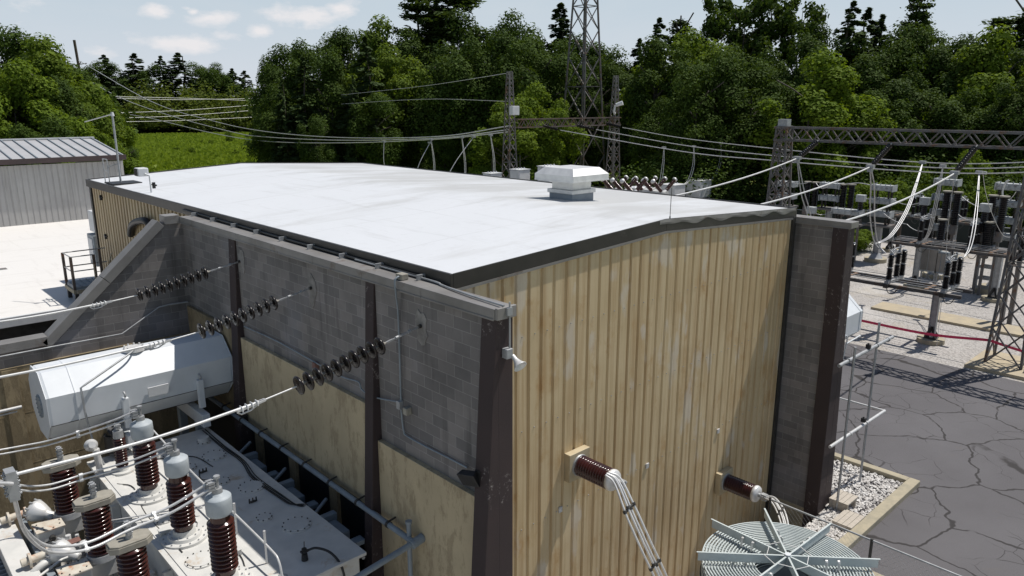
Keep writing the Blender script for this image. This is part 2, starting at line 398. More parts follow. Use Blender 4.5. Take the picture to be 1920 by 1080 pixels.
low = ramp(nt, sxz.outputs[2], [(0.0, grey(1)), (.15, grey(.92)), (.30, grey(.05))])
skyc = mixc(nt, low, sky.outputs[0], mixc(nt, 1.0, ramp(nt, sxz.outputs[2], [(0.0, (.68,.72,.79)), (.14, (.56,.66,.74)), (1.0, (.38,.52,.66))]), (14.,14.,14.), 'MULTIPLY'))
skyc = mixc(nt, math_(nt, 'MULTIPLY', wisp, low), skyc, (9.4,10.0,10.6))
skyc = mixc(nt, mask, skyc, (12.3,11.9,12.0))
nt.links.new(skyc, bg.inputs['Color']); bg.inputs['Strength'].default_value = .07
sun = bpy.data.objects.new('sun', bpy.data.lights.new('sun', 'SUN')); COL.objects.link(sun)
sun.data.energy = 4.6; sun.data.angle = math.radians(.53); sun.data.color = (1, .955, .89)
sun.rotation_euler = (-LT).to_track_quat('Z', 'Y').to_euler()
S.view_settings.view_transform = 'Standard'; S.view_settings.look = 'None'; S.view_settings.exposure = 0; S.view_settings.gamma = 1

# ------------------------------------------------------------------ ground
def sheet(name, poly, z, mat):
    b = MB(); b.quad(*[(x, y, z) for x, y in poly]); o = b.build(name, mat); return tag(o, kind='structure')
def ground_h(x, y):
    r = math.hypot(x, y); h = 0
    if r > 600: h = min((r-600)*.012, 22)*(.5+.5*math.sin(math.atan2(y, x)*9+1))
    return h
b = MB(); vs = []; fs = []; rr = [0, 8, 40, 90, 160, 260, 400, 600, 900, 1400, 2200, 3600, 5200]; nn = 64
for r in rr:
    for j in range(nn):
        a = 2*PI*j/nn; x, y = r*math.cos(a), r*math.sin(a); vs.append((x, y, -.02+ground_h(x, y)))
for i in range(2, len(rr)-1):
    for j in range(nn): fs.append((i*nn+j, (i+1)*nn+j, (i+1)*nn+(j+1)%nn, i*nn+(j+1)%nn))
PIT = [(7.19,-8),(16.9,-8),(16.9,6.45),(18.96,6.45),(18.96,9.36),(7.19,9.36)]
from mathutils.geometry import tessellate_polygon
def holed(mb, outer, z, zo=None):
    loops = [[V((x,y,0)) for x,y in outer], [V((x,y,0)) for x,y in PIT]]; allp = [p for l in loops for p in l]
    mb.add([(p.x,p.y,z) for p in allp], [tuple(t) for t in tessellate_polygon(loops)])
holed(b, [(rr[2]*math.cos(2*PI*j/nn), rr[2]*math.sin(2*PI*j/nn)) for j in range(nn)], -.02)
b.add(vs, fs, True); tag(b.build('ground', M['grass']), kind='structure')
b = MB(); b.box(7.19,18.96,6.45,9.36,-1.5,-1.2); b.box(7.19,16.9,-8,6.45,-1.5,-1.2); tag(b.build('pit_floor', M['gravel']), kind='structure')
b = MB()
for (x0,y0),(x1,y1) in zip(PIT, PIT[1:]+PIT[:1]): b.quad((x0,y0,-1.5),(x1,y1,-1.5),(x1,y1,-.005),(x0,y0,-.005))
tag(b.build('pit_wall', M['kerb']), kind='structure')
b = MB(); holed(b, [(-40,-25),(78,-25),(76,10),(66,21.3),(62,27),(60,48),(38,52),(20,52),(-40,52)], -.010); tag(b.build('gravel_yard', M['gravel']), kind='structure')
sheet('asphalt_drive', [(16.92,-25),(34.7,-25),(34.95,8.3),(34.9,20),(33.5,40),(19.5,40),(19.5,6.5),(16.92,6.5)], -.004, M['asphalt'])

# strip of concrete trench cover across the gravel
b = MB(); b.box(41.9, 43.6, -6, 15.6, -.05, .12)
for i in range(14): b.box(41.88, 43.62, -6+i*1.5, -5.985+i*1.5, .1, .125)
tag(b.build('trench_cover', M['concrete_pad'], bevel=.01), 'long pale concrete trench cover crossing the gravel yard', 'trench cover')

# ------------------------------------------------------------------ main building
XL, XR, YF, YB = 7.4, 18.88, 9.30, 30.5
XM = 13.1
def roof_z(x): return 8.70 - .30*abs(x-XM)/(XM-7.28)
bd = thing('metal_building', 'tan metal clad building with a broad white flat gable roof', 'building', (XM, 20, 0))
def ribbed(mb, axis, a0, a1, c, sgn, zb, zt, per=.325, dep=.042, g=.13):
    """ribbed sheet: runs along axis from a0 to a1, stands at coordinate c, ribs stick out towards sgn"""
    prof = []; u = a0
    while u < a1:
        prof += [(u, 0), (u+per*g, 0), (u+per*(g+.07), 1), (u+per*.93, 1)]; u += per
    prof = [q for q in prof if q[0] <= a1]+[(a1, 0)]
    vs = []
    for u, d in prof:
        w = c+sgn*dep*d; p = (u, w) if axis == 'x' else (w, u)
        vs += [(p[0], p[1], zb), (p[0], p[1], zt(u) if callable(zt) else zt)]
    mb.add(vs, [(2*i, 2*i+2, 2*i+3, 2*i+1) for i in range(len(prof)-1)])
b = MB(); ribbed(b, 'x', XL, XR, YF, -1, -1.2, lambda x: roof_z(x)-.10)
b.build('front_wall', M['siding'], bd)
b = MB()
for zz in (3.10, 5.15, 7.0):
    for i in range(35):
        x = XL+.17+i*.325; b.box(x, x+.018, YF-.055, YF-.04, zz, zz+.018)
b.build('screw', M['galv'], bd)
for px, py in ((1050,955),(1213,873),(1346,808)):
    p = onY(px, py, YF-.05); b = MB(); b.box(p.x-.05, p.x+.05, YF-.075, YF-.045, p.z-.06, p.z+.06); b.build('wall_tag', M['alu'], bd, .004)
b = MB(); ribbed(b, 'y', YF, YB, XL, -1, 0.25, 8.32, .305, .055, .33)
b.build('side_wall', M['siding_side'], bd)
b = MB(); ribbed(b, 'y', YF, YB, XR, 1, 0.25, 8.32); ribbed(b, 'x', XL, XR, YB, 1, 0.25, lambda x: roof_z(x)-.1)
b.build('rear_walls', M['siding_side'], bd)
b = MB(); b.box(XL+.06, XR-.06, YF+.07, YB-.06, 0, .25); b.build('foundation', M['kerb'], bd)
# roof: slightly uneven membrane
b = MB(); vs = []; nx, ny = 60, 90
x0, x1, y0, y1 = 7.30, 18.90, 9.25, 30.58
for j in range(ny+1):
    for i in range(nx+1):
        x = x0+(x1-x0)*i/nx; y = y0+(y1-y0)*j/ny; e = min(i, nx-i, j, ny-j)
        vs.append((x, y, roof_z(x)+(0 if e == 0 else .010*math.sin(x*1.3+y*.7)+.006*math.sin(y*2.1-x)+random.uniform(-.003,.003))))
b.add(vs, [(j*(nx+1)+i, j*(nx+1)+i+1, (j+1)*(nx+1)+i+1, (j+1)*(nx+1)+i) for j in range(ny) for i in range(nx)], True)
b.build('roof', M['roof'], bd)
# fascia flashing all round
fz = .23
b = MB()
b.box(7.24, 7.30, 9.222, 30.64, roof_z(7.28)-fz, roof_z(7.28)+.035)
b.box(18.90, 18.96, 9.222, 30.64, roof_z(7.28)-fz, roof_z(7.28)+.03)
for a, c in ((7.302, XM), (XM, 18.898)):
    for y, yy in ((9.222, 9.25), (30.58, 30.64)):
        za, zc = roof_z(a), roof_z(c)
        b.add([(a,y,za-fz),(c,y,zc-fz),(c,yy,zc-fz),(a,yy,za-fz),(a,y,za+.035),(c,y,zc+.035),(c,yy,zc+.035),(a,yy,za+.035)],
              [(3,2,1,0),(4,5,6,7),(0,1,5,4),(1,2,6,5),(2,3,7,6),(3,0,4,7)])
b.build('fascia', M['bronze'], bd, .008)
b = MB()
for a, c in ((7.32, XM), (XM, 18.88)):   # bright drip edge under the fascia
    za, zc = roof_z(a)-fz-.02, roof_z(c)-fz-.02
    b.add([(a,9.215,za-.03),(c,9.215,zc-.03),(c,9.28,zc-.03),(a,9.28,za-.03),(a,9.215,za+.018),(c,9.215,zc+.018),(c,9.28,zc+.018),(a,9.28,za+.018)],
          [(3,2,1,0),(4,5,6,7),(0,1,5,4),(1,2,6,5),(2,3,7,6),(3,0,4,7)])
b.build('drip_edge', M['coping'], bd)
b = MB(); n_ = 90; r_ = random.Random(4); vs = []
for i in range(n_+1):
    x = XM-.25+(18.88-XM+.25)*i/n_; zt = roof_z(x)+.03; w_ = .07+.055*abs(math.sin(x*2.1+.6))+.03*math.sin(x*6.3)
    vs += [(x, 9.221, zt), (x, 9.214+.004*math.sin(x*9), zt-w_*.6), (x, 9.217, zt-w_)]
b.add(vs, [(3*i+j, 3*i+3+j, 3*i+4+j, 3*i+1+j) for i in range(n_) for j in (0, 1)])
b.build('loose_membrane', M['coping'], bd)
b = MB(); b.box(XL-.10, XL-.003, YB-.12, YB+.06, .25, 8.15); b.box(XR-.10, XR+.06, YF-.09, YF-.003, -1.2, 8.2); b.build('corner_trim', M['dark_metal'], bd)
# wires clipped on the tan side wall
for px, py in ((188,370),(197,443),(287,347)):
    p = onX(px, py, 7.3); b = MB(); b.box(7.30, 7.36, p.y-.16, p.y+.16, p.z-.02, p.z+.02); b.box(7.28,7.36,p.y-.03,p.y+.03,p.z-.10,p.z+.08); b.build('wall_bracket', M['black'], bd)

# ------------------------------------------------------------------ fire walls
def pillar(mb, x, out, ya, yb, top=8.06, base=.50):
    """pilaster on the face at x, growing outwards (out=-1/+1) towards the ground"""
    xo = x+out*.03; xb = x+out*base; xi = x-out*.01
    mb.add([(xi,ya,0),(xb,ya,0),(xb,yb,0),(xi,yb,0),(xi,ya,top),(xo,ya,top),(xo,yb,top),(xi,yb,top)],
           [(0,1,2,3),(7,6,5,4),(0,4,5,1),(1,5,6,2),(2,6,7,3),(3,7,4,0)])
def coping_len(par, x0, x1, y0, y1, z0, z1, segs):
    L = (y1-y0)/segs
    for i in range(segs):
        b = MB(); b.box(x0, x1, y0+i*L+(.004 if i else 0), y0+(i+1)*L-.004, z0, z1)
        b.box(x0-.012, x0, y0+i*L+.006, y0+(i+1)*L-.006, z0-.012, z0+.02)
        b.build('coping', M['coping'], par, .008)
FX = 6.90
fw = thing('fire_wall', 'grey block fire wall with dark pillars left of the white roof, stepping down to the left', 'wall', (7.0, 14, 0))
b = MB(); b.box(FX, 7.18, 8.01, 20.5, 0, 8.065)
b.build('block_wall', M['block'], fw)
b = MB(); b.prism([(FX-.001,20.2,0),(FX-.001,20.2,8.10),(6.42,20.2,8.10),(3.55,20.2,5.50),(-14,20.2,5.50),(-14,20.2,0)], (0,0,0), (0,.28,0))
b.build('block_wall', M['block'], fw)
coping_len(fw, 6.83, 7.21, 7.70, 20.14, 8.07, 8.235, 7)
b = MB(); b.prism([(6.84,7.64,8.07),(7.22,7.64,8.07),(7.22,7.64,8.25),(6.84,7.64,8.25)], (0,0,0), (0,.06,0)); b.build('coping', M['coping'], fw, .01)
def leg_cop(pts):
    for (xa, za), (xb, zb) in pts:
        b = MB(); n = V((-(zb-za), 0, xb-xa)).normalized(); n = n if n.z > 0 else -n; h = n*.22
        b.prism([(xa,20.12,za),(xb,20.12,zb),(xb+h.x,20.12,zb+h.z),(xa+h.x,20.12,za+h.z)], (0,0,0), (0,.42,0)); b.build('coping', M['coping'], fw, .008)
leg_cop([((6.83,8.06),(6.46,8.06)), ((6.43,8.02),(5.0,6.73)), ((4.99,6.72),(3.50,5.37)), ((3.47,5.45),(2.2,5.45)), ((2.19,5.45),(-3,5.45)), ((-3.01,5.45),(-14,5.45))])
for ya, yb, bs_ in ((7.70,8.03,.55),(10.93,11.20,.5),(16.78,17.14,.5)):
    b = MB(); pillar(b, FX, -1, ya, yb, 8.062, bs_)
    if ya < 8: b.box(FX, 7.20, ya, 8.008, 0, 8.062)
    b.build('pillar', M['pillar'], fw, .012)
def panel(y0, y1, z, mat, ledge=.10, zb=0):
    b = MB(); b.box(FX-ledge, FX+.001, y0, y1, zb, z); b.build('concrete_panel', mat, fw, .008)
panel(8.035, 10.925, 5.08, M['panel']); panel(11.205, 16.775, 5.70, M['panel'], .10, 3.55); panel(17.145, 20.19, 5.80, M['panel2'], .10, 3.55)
b = MB(); b.box(FX-.02, FX+.001, 11.205, 16.775, 0, 3.548); b.box(FX-.02, FX+.001, 17.145, 20.19, 0, 3.548); b.build('bay_shade_sheet', M['bay_shade'], fw)  # black sheets paint the deep shade of the bays below the panels
for y in (12.75, 14.55, 16.3): b = MB(); b.box(FX-.095, FX-.021, y-.16, y+.16, 0, 3.545); b.build('panel_rib', M['panel2'], fw)
b = MB(); b.box(-14, FX-.105, 20.09, 20.2, 0, 5.07); b.build('concrete_panel', M['panel2'], fw, .01)
b = MB()
for x in (2.6, .9, -.8): b.box(x-.16, x+.16, 20.06, 20.085, 0, 5.04)
for z in (1.3, 2.6, 3.9): b.box(-6, 5.5, 20.086, 20.0895, z, z+.02)
b.build('formwork_joint', M['panel2'], fw)
# mortar patches round the three eye bolts
def patch(y, z, w, h, seed):
    rnd = random.Random(seed); pts = []
    for k in range(16):
        a = 2*PI*k/16; pts.append((FX-.001, y+math.cos(a)*w*rnd.uniform(.65,1.25)*(1.25 if abs(math.sin(a)) > .55 else 1), z+math.sin(a)*h*rnd.uniform(.75,1.1)))
    b = MB(); b.prism(pts, (0,0,0), (-.012,0,0)); b.build('mortar_patch', M['patch'], fw)
M['patch'] = plain('mortar_patch', (.30,.285,.27), (.17,.16,.15), 5, .9, 0, .4, obj=False)
patch(9.58, 7.52, .16, .33, 1); patch(13.25, 7.50, .17, .36, 2); patch(16.55, 7.58, .17, .32, 3)

fr = thing('fire_wall', 'grey block fire wall with one brown pillar at the right end of the tan wall', 'wall', (19.1, 14, 0))
b = MB(); b.box(18.97, 19.27, 8.20, 20.5, -1.2, 8.03); b.build('block_wall', M['block'], fr)
b = MB(); b.box(18.90, 19.27, 7.80, 8.195, -1.2, 8.028); b.build('pillar', M['pillar'], fr, .012)
b = MB(); pillar(b, 19.275, 1, 7.802, 8.193, 8.02, .45); b.build('pillar', M['pillar'], fr, .012)
coping_len(fr, 18.92, 19.36, 7.74, 20.5, 8.035, 8.19, 4)

# ------------------------------------------------------------------ things on the roof
ev = thing('roof_ventilator', 'boxy white metal ventilator hood on the ridge of the white roof', 'roof vent', (15.0, 13.8, 8.6))
def roofbox(mb, cx, cy, hx, hy, z0, z1): mb.box(cx-hx, cx+hx, cy-hy, cy+hy, z0, z1)
vc = onZ(1073, 378, 8.62); cx, cy = vc.x+.42, vc.y+.42
ev.location = (cx, cy, 8.6)
b = MB(); roofbox(b, cx, cy, .42, .42, 8.5, 8.80); b.build('curb', M['paint_blue'], ev, .01)
b = MB(); roofbox(b, cx, cy, .46, .46, 8.802, 8.90); b.build('curb_cap', M['alu_pale'], ev, .008)
b = MB(); roofbox(b, cx, cy, .37, .37, 8.902, 9.16); b.build('neck', M['alu_pale'], ev, .006)
b = MB(); h = .70; t = .52
lo = [(cx-h,cy-h,9.14),(cx+h,cy-h,9.14),(cx+h,cy+h,9.14),(cx-h,cy+h,9.14)]
mi = [(p[0],p[1],9.30) for p in lo]
up = [(cx-t,cy-t,9.47),(cx+t,cy-t,9.47),(cx+t,cy+t,9.47),(cx-t,cy+t,9.47)]
b.add(lo+mi+up, [(3,2,1,0)]+[(i,(i+1)%4,4+(i+1)%4,4+i) for i in range(4)]+[(4+i,4+(i+1)%4,8+(i+1)%4,8+i) for i in range(4)]+[(8,9,10,11)])
b.build('hood', M['alu_pale'], ev, .006)
b = MB(); b.box(cx-h-.008, cx+h+.008, cy-h-.008, cy-h, 9.135, 9.165); b.box(cx-h-.008, cx-h, cy-h, cy+h, 9.135, 9.165); b.build('hood_rim', M['alu_pale'], ev)

p = onY(1255, 430, 9.4); b = MB(); b.tube([(p.x, 9.4, 8.6), (p.x+.01, 9.4, 9.35)], .008, 6); b.cyl((p.x, 9.4, 8.55), (p.x, 9.4, 8.74), .03, .012, 8)
tag(b.build('lightning_rod', M['dark_metal']), 'thin dark lightning rod at the front edge of the white roof', 'lightning rod')

am = thing('antenna_mast', 'slim roof mast with one slanting arm at the far left roof corner', 'antenna', (7.75, 28.2, 8.4))
q = onX(225, 330, 7.75); top = onX(213, 213, 7.75)
b = MB(); b.tube([(7.75, q.y, 8.4), (7.75, q.y, top.z)], .035, 8); b.build('mast', M['galv'], am)
b = MB(); e1 = onX(150, 232, 7.2); b.tube([(7.75, q.y, top.z-.02), (7.1, q.y+.9, top.z-.28), ], .018, 6); b.cyl((7.75,q.y,top.z-.08),(7.75,q.y,top.z+.05),.07,.04,10); b.build('arm', M['alu'], am)
am.location = (7.75, q.y, 8.4)
for c in am.children: c.location = V(c.location)-V((0, q.y-28.2, 0))
b = MB(); b.box(7.35, 8.3, q.y-.5, q.y+.45, 8.425, 8.47); b.build('base_mat', M['black'], am)
b = MB()
for dy in (-.25, .25):
    b.tube([(7.45, q.y+dy+.45, 8.42), (7.45, q.y+dy+.45, 9.25)], .018, 6)
b.tube([(7.45,q.y+.2,9.25),(7.45,q.y+.7,9.25)], .018, 6); b.tube([(7.45,q.y+.2,8.85),(7.45,q.y+.7,8.85)], .018, 6)
b.tube([(7.45,q.y+.2,9.0),(7.75,q.y,9.1)], .015, 6)
b.build('stay_frame', M['galv'], am)

fl = thing('floodlight', 'small white floodlight on a stub post at the far left roof edge', 'floodlight', (7.45, 24.86, 8.4))
b = MB(); b.tube([(7.6,24.6,8.4),(7.6,24.6,8.95),(7.5,24.7,9.0)], .03, 8); b.build('post', M['white_box'], fl)
b = MB(); b.box(7.30, 7.62, 24.70, 25.05, 8.92, 9.18); b.build('lamp_head', M['white_box'], fl, .03)
b = MB()
for i in range(4): b.box(7.285, 7.30, 24.74+i*.08, 24.77+i*.08, 8.94, 9.16)
b.build('louvre', M['dark_metal'], fl)

# pipes that run along the gap between coping and roof edge
pc = thing('conduit_run', 'dark pipes running along the gap between fire wall coping and white roof edge', 'conduit', (7.2, 14, 8.2))
b = MB(); b.tube([(7.16,20.3,8.18),(7.16,9.2,8.18),], .035, 8); b.build('pipe', M['black'], pc)
b = MB(); b.tube([(7.22,20.9,8.30),(7.20,15,8.28),(7.19,9.9,8.28)], .028, 8); b.build('pipe', M['dark_metal'], pc)
b = MB(); b.tube(smooth([(7.17,12,8.27),(7.17,9.7,8.27),(7.14,9.35,8.26),(7.10,9.1,8.26),(7.04,8.6,8.265),(7.0,8.0,8.265),(6.98,7.66,8.27)],6), .018, 8)
b.build('pipe', M['galv'], pc)
b = MB()
for i in range(9): b.box(7.08, 7.25, 9.9+i*1.25, 9.94+i*1.25, 8.237, 8.33)
b.build('pipe_clamp', M['galv'], pc)
b = MB(); b.tube(smooth([onX(245,440,7.25),onX(247,424,7.2),onX(256,416,7.15),onX(272,414,7.15),onX(280,422,7.2),onX(282,432,7.25)],6), .11, 12)
tag(b.build('vent_elbow', M['black']), 'black curved duct elbow on the tan side wall above the sloping coping', 'duct')

# conduits down the block wall
wc = thing('wall_conduit', 'thin grey conduit with boxes fixed to the nearest bay of the block fire wall', 'conduit', (6.85, 9.8, 6))
cx_ = 6.86
pp = [(6.98,10.14,8.30),(6.80,10.14,8.27),(6.80,10.14,8.0)]+[tuple(onX(x,y,cx_)) for x,y in ((747,600),(752,755),(753,775),(757,808),(764,818),(800,838),(840,858),(876,877))]
b = MB(); b.tube(smooth(pp[:3]+pp[3:],5), .016, 8); b.build('conduit', M['paint_blue'], wc)
b = MB(); p = onX(744,508,6.85); b.box(6.88, 7.02, p.y-.09, p.y+.09, 8.24, 8.34); b.build('junction_box', M['cap_plate'], wc, .01)
p = onX(751,757,cx_); b = MB(); b.box(6.80, 6.898, p.y-.05, p.y+.05, p.z-.09, p.z+.06); b.build('junction_box', M['galv'], wc, .008)
p = onX(765,768,cx_); b = MB(); b.box(6.78, 6.898, p.y-.06, p.y+.05, p.z-.08, p.z+.05); b.build('junction_box', M['cap_plate'], wc, .01)
wd = thing('wall_conduit', 'dull grey conduit along the top of the stained panel in the middle bay', 'conduit', (6.85, 14, 5.9))
pp = [onX(x,y,6.84) for x,y in ((458,612),(520,640),(592,680),(640,706),(672,716),(678,730),(700,744),(750,754))]
b = MB(); b.tube(smooth(pp,4), .016, 8); b.build('conduit', M['paint_blue'], wd)
b = MB(); p = onX(592,686,6.85); b.box(6.80,6.898,p.y-.06,p.y+.06,p.z-.1,p.z+.08); b.build('junction_box', M['brown_plate'], wd, .01)
wl = thing('wall_conduit', 'pale conduit along the low left block wall, bending up to its corner', 'conduit', (3, 20.1, 5.4))
b = MB(); b.tube([(-14,20.06,5.18)]+[tuple(onY(x,y,20.06)) for x,y in ((0,669),(110,648),(229,626),(298,576),(318,571),(352,566))], .02, 8); b.build('conduit', M['galv'], wl)

hs = thing('horn_speaker', 'pale grey horn loudspeaker on the nearest dark pillar', 'loudspeaker', (7.0, 7.6, 7.4))
b = MB(); b.tube([(7.06,7.62,8.32),(7.06,7.62,7.62)], .014, 8); b.build('conduit', M['galv'], hs)
b = MB(); b.box(7.0,7.1,7.60,7.638,8.12,8.24); b.build('clamp', M['galv'], hs)
b = MB(); b.box(6.97,7.09,7.58,7.698,7.47,7.62); b.build('junction_box', M['galv'], hs, .01)
d = V((-.02,-.42,-.30)).normalized(); p0 = V((7.10,7.60,7.50))
b = MB(); b.lathe(p0, p0+d, [(0,.03),(.04,.036),(.07,.036),(.10,.045),(.145,.06),(.185,.085),(.21,.105),(.22,.107),(.215,.098),(.17,.065),(.11,.04),(.09,.0)], 28); b.build('horn', M['alu_pale'], hs)
b = MB(); b.strut((7.05,7.62,7.53), p0+d*.06, .03); b.build('bracket', M['galv'], hs)

fd = thing('floodlight', 'black square floodlight on the nearest dark pillar above the stained panel', 'floodlight', (6.6, 8.0, 5.5))
p = onX(880, 897, 6.62)
b = MB(); c_ = V((p.x,p.y,p.z)); Rm = Matrix.Rotation(math.radians(-28), 3, 'Y') @ Matrix.Rotation(math.radians(18), 3, 'Z')
hx, hy, hz = .05, .16, .135
b.add([c_+Rm@V((sx*hx*(1.5 if sx>0 else 1),sy*hy*(.8 if sx>0 else 1),sz*hz*(.8 if sx>0 else 1))) for sz in (-1,1) for sx,sy in ((-1,-1),(1,-1),(1,1),(-1,1))],
      [(3,2,1,0),(4,5,6,7),(0,1,5,4),(1,2,6,5),(2,3,7,6),(3,0,4,7)])
b.build('lamp_head', M['black'], fd, .01)
b = MB(); b.tube([c_+V((.04,0,-.02)), c_+V((.12,-.12,.04)), V((6.80,7.96,p.z+.06))], .02, 8); b.box(6.70,6.80,7.90,8.02,p.z-.02,p.z+.14); b.build('bracket', M['dark_metal'], fd)

# ------------------------------------------------------------------ insulator strings on the left fire wall and their conductors
def disc(mb_p, mb_c, c, d, r=.146):
    mb_p.lathe(c-d*.0, c+d, [(-.018,.03),(-.024,.05),(-.010,.06),(-.020,.085),(-.010,.10),(-.016,.118),(-.006,r),(.012,r*1.01),(.036,r*.86),(.052,.08),(.062,.046)], 26)
    mb_c.lathe(c, c+d, [(.054,.040),(.062,.042),(.088,.038),(.100,.024),(.140,.014)], 14)
def tension_string(y, label, glabel, first, last, clampx, end, group):
    """first/last: attachment eye on the wall and end of the string nearest the conductor"""
    g = thing('insulator_string', label, 'insulator', tuple(first), group)
    first = V(first); last = V(last); d = (first-last).normalized()
    n = 10; sp = .159
    ds = last  # outermost disc
    for i in range(n):
        c = ds+d*(sp*i)+V((0,0,-.012*math.sin(PI*i/9)))
        bp, bc = MB(), MB(); disc(bp, bc, c, d)
        o = bp.build('disc', M['porc_dark'], g); bc.build('cap', M['fitting'], o)
    e = ds+d*(sp*n-.02)
    b = MB(); L = (first-e).length; a1 = e+d*L*.18; a2 = e+d*L*.30; a3 = e+d*L*.68
    side = V((0,.022,0)); up_ = V((0,0,.02))
    b.strut(e, a1, .03); b.strut(a1, a2, .022)
    for s in (-1,1): b.strut(a2+side*s, a3+side*s, .012)
    b.cyl(a2-d*.02, a2+d*.03, .03, .03, 8); b.cyl(a3-d*.03, a3+d*.02, .03, .03, 8)
    for k in range(4):
        q = a3+d*(L*.32)*(k/4); q2 = a3+d*(L*.32)*((k+1.2)/4); s = side if k % 2 else up_
        b.strut(q+s*.6, q2+s*.6, .009); b.strut(q-s*.6, q2-s*.6, .009)
    b.build('turnbuckle', M['galv'], g)
    b = MB(); b.cyl(first+V((.10,0,0)), first+V((-.03,0,0)), .035, .035, 8); b.lathe(first+V((0,-.02,0)), first+V((0,.02,0)), [(0,.03),(.04,.03)], 10); b.build('eye_bolt', M['dark_metal'], g)
    # dead-end clamp
    b = MB(); c0 = last-d*.03; c1 = V(clampx)
    b.tube([c0, c0.lerp(c1,.72)], .012, 8); k0 = c0.lerp(c1,.70)
    dd = (c1-k0).normalized()
    for s in (-1,1): b.strut(k0+V((0,s*.02,0)), k0+dd*.12+V((0,s*.03,0)), .012, .03)
    b.strut(k0+dd*.10, k0+dd*.42, .05, .035)
    for i in range(4):
        q = k0+dd*(.13+i*.075); b.tube([q+V((0,-.045,-.03)), q+V((0,-.045,.035)), q+V((0,.045,.035)), q+V((0,.045,-.03))], .009, 6)
    b.tube([k0+dd*.10+V((0,0,-.02)),k0+dd*.22+V((0,0,-.07)),k0+dd*.36+V((0,0,-.07)),k0+dd*.42+V((0,0,-.02))], .012, 6)
    b.build('dead_end_clamp', M['alu_pale'], g)
    b = MB(); b.tube(smooth([k0+dd*.12]+[V(q) for q in end],10), .020, 10); tag(b.build('conductor', M['alu_pale']), glabel, 'conductor', 'conductors of the left insulator strings')
G1 = 'insulator strings hanging off the left fire wall'
tension_string(9.58, 'string of brown insulator discs nearest the camera, in front of the nearest wall bay', 'thick pale conductor crossing above the brown bushings from the nearest disc string',
    (6.87,9.58,7.56), (4.67,9.58,7.11), (3.95,9.58,7.01), [(2.6,9.58,6.93),(1.10,9.58,6.97)], G1)
tension_string(13.25, 'middle string of brown insulator discs, in front of the centre wall bay', 'pale conductor crossing over the white oil tank from the middle disc string',
    (6.87,13.25,7.54), (4.66,13.25,7.11), (3.92,13.25,7.04), [(1.6,13.25,7.02),(-3,13.25,7.2),(-9,13.25,7.9)], G1)
tension_string(16.65, 'farthest string of brown insulator discs, in front of the sloping block wall', 'pale conductor passing in front of the sloping coping from the farthest disc string',
    (6.87,16.62,7.56), (4.65,16.65,7.15), (3.9,16.65,7.09), [(2.1,16.65,7.06),(-3,16.65,7.25),(-9,16.65,7.9)], G1)

# ------------------------------------------------------------------ left transformer
TZ = 3.45
tr = thing('power_transformer', 'large grey white power transformer with brown bushings in the pit left of the fire wall', 'transformer', (4.7, 13.8, 0))
b = MB(); b.box(3.46, 5.94, 10.32, 17.25, .35, 3.38); b.build('tank', M['paint'], tr, .02)
b = MB(); b.box(3.36, 6.03, 10.22, 17.35, 3.382, 3.445); b.build('lid', M['paint'], tr, .008)
b = MB(); b.box(3.3, 6.1, 10.1, 17.5, 0, .34); b.build('plinth', M['kerb'], tr)
b = MB()
for i in range(5): b.box(3.30, 3.455, 10.9+i*1.5, 10.98+i*1.5, .6, 3.2)
for i in range(6): b.box(5.945, 6.08, 10.6+i*1.25, 10.68+i*1.25, .6, 3.2)
b.build('tank_rib', M['paint'], tr)
def porcelain(mb, p0, p1, rc, rs, n, seg=24):
    L = (V(p1)-V(p0)).length; pr = [(0, rc)]; s = L/n
    for i in range(n):
        t = i*s; pr += [(t+s*.16, rc), (t+s*.30, rs*.985), (t+s*.46, rs), (t+s*.60, rs*.93), (t+s*.92, rc*1.04)]
    pr.append((L, rc)); mb.lathe(p0, p1, pr, seg)
def bolts(mb, c, r, n, h=.02, s=.014):
    for k in range(n):
        a = 2*PI*(k+.3)/n; mb.cyl((c[0]+r*math.cos(a), c[1]+r*math.sin(a), c[2]), (c[0]+r*math.cos(a), c[1]+r*math.sin(a), c[2]+h), s, s, 6)
def clamp_block(mb, c, w=.05, h=.16, n=3):
    for i in range(n):
        for s in (-1, 1):
            mb.box(c[0]-w, c[0]+w, c[1]+s*.045-.03, c[1]+s*.045+.03, c[2]+i*h/n, c[2]+(i+.78)*h/n)
            mb.cyl((c[0]-w-.02, c[1]+s*.045, c[2]+(i+.4)*h/n), (c[0]+w+.02, c[1]+s*.045, c[2]+(i+.4)*h/n), .014, .014, 6)
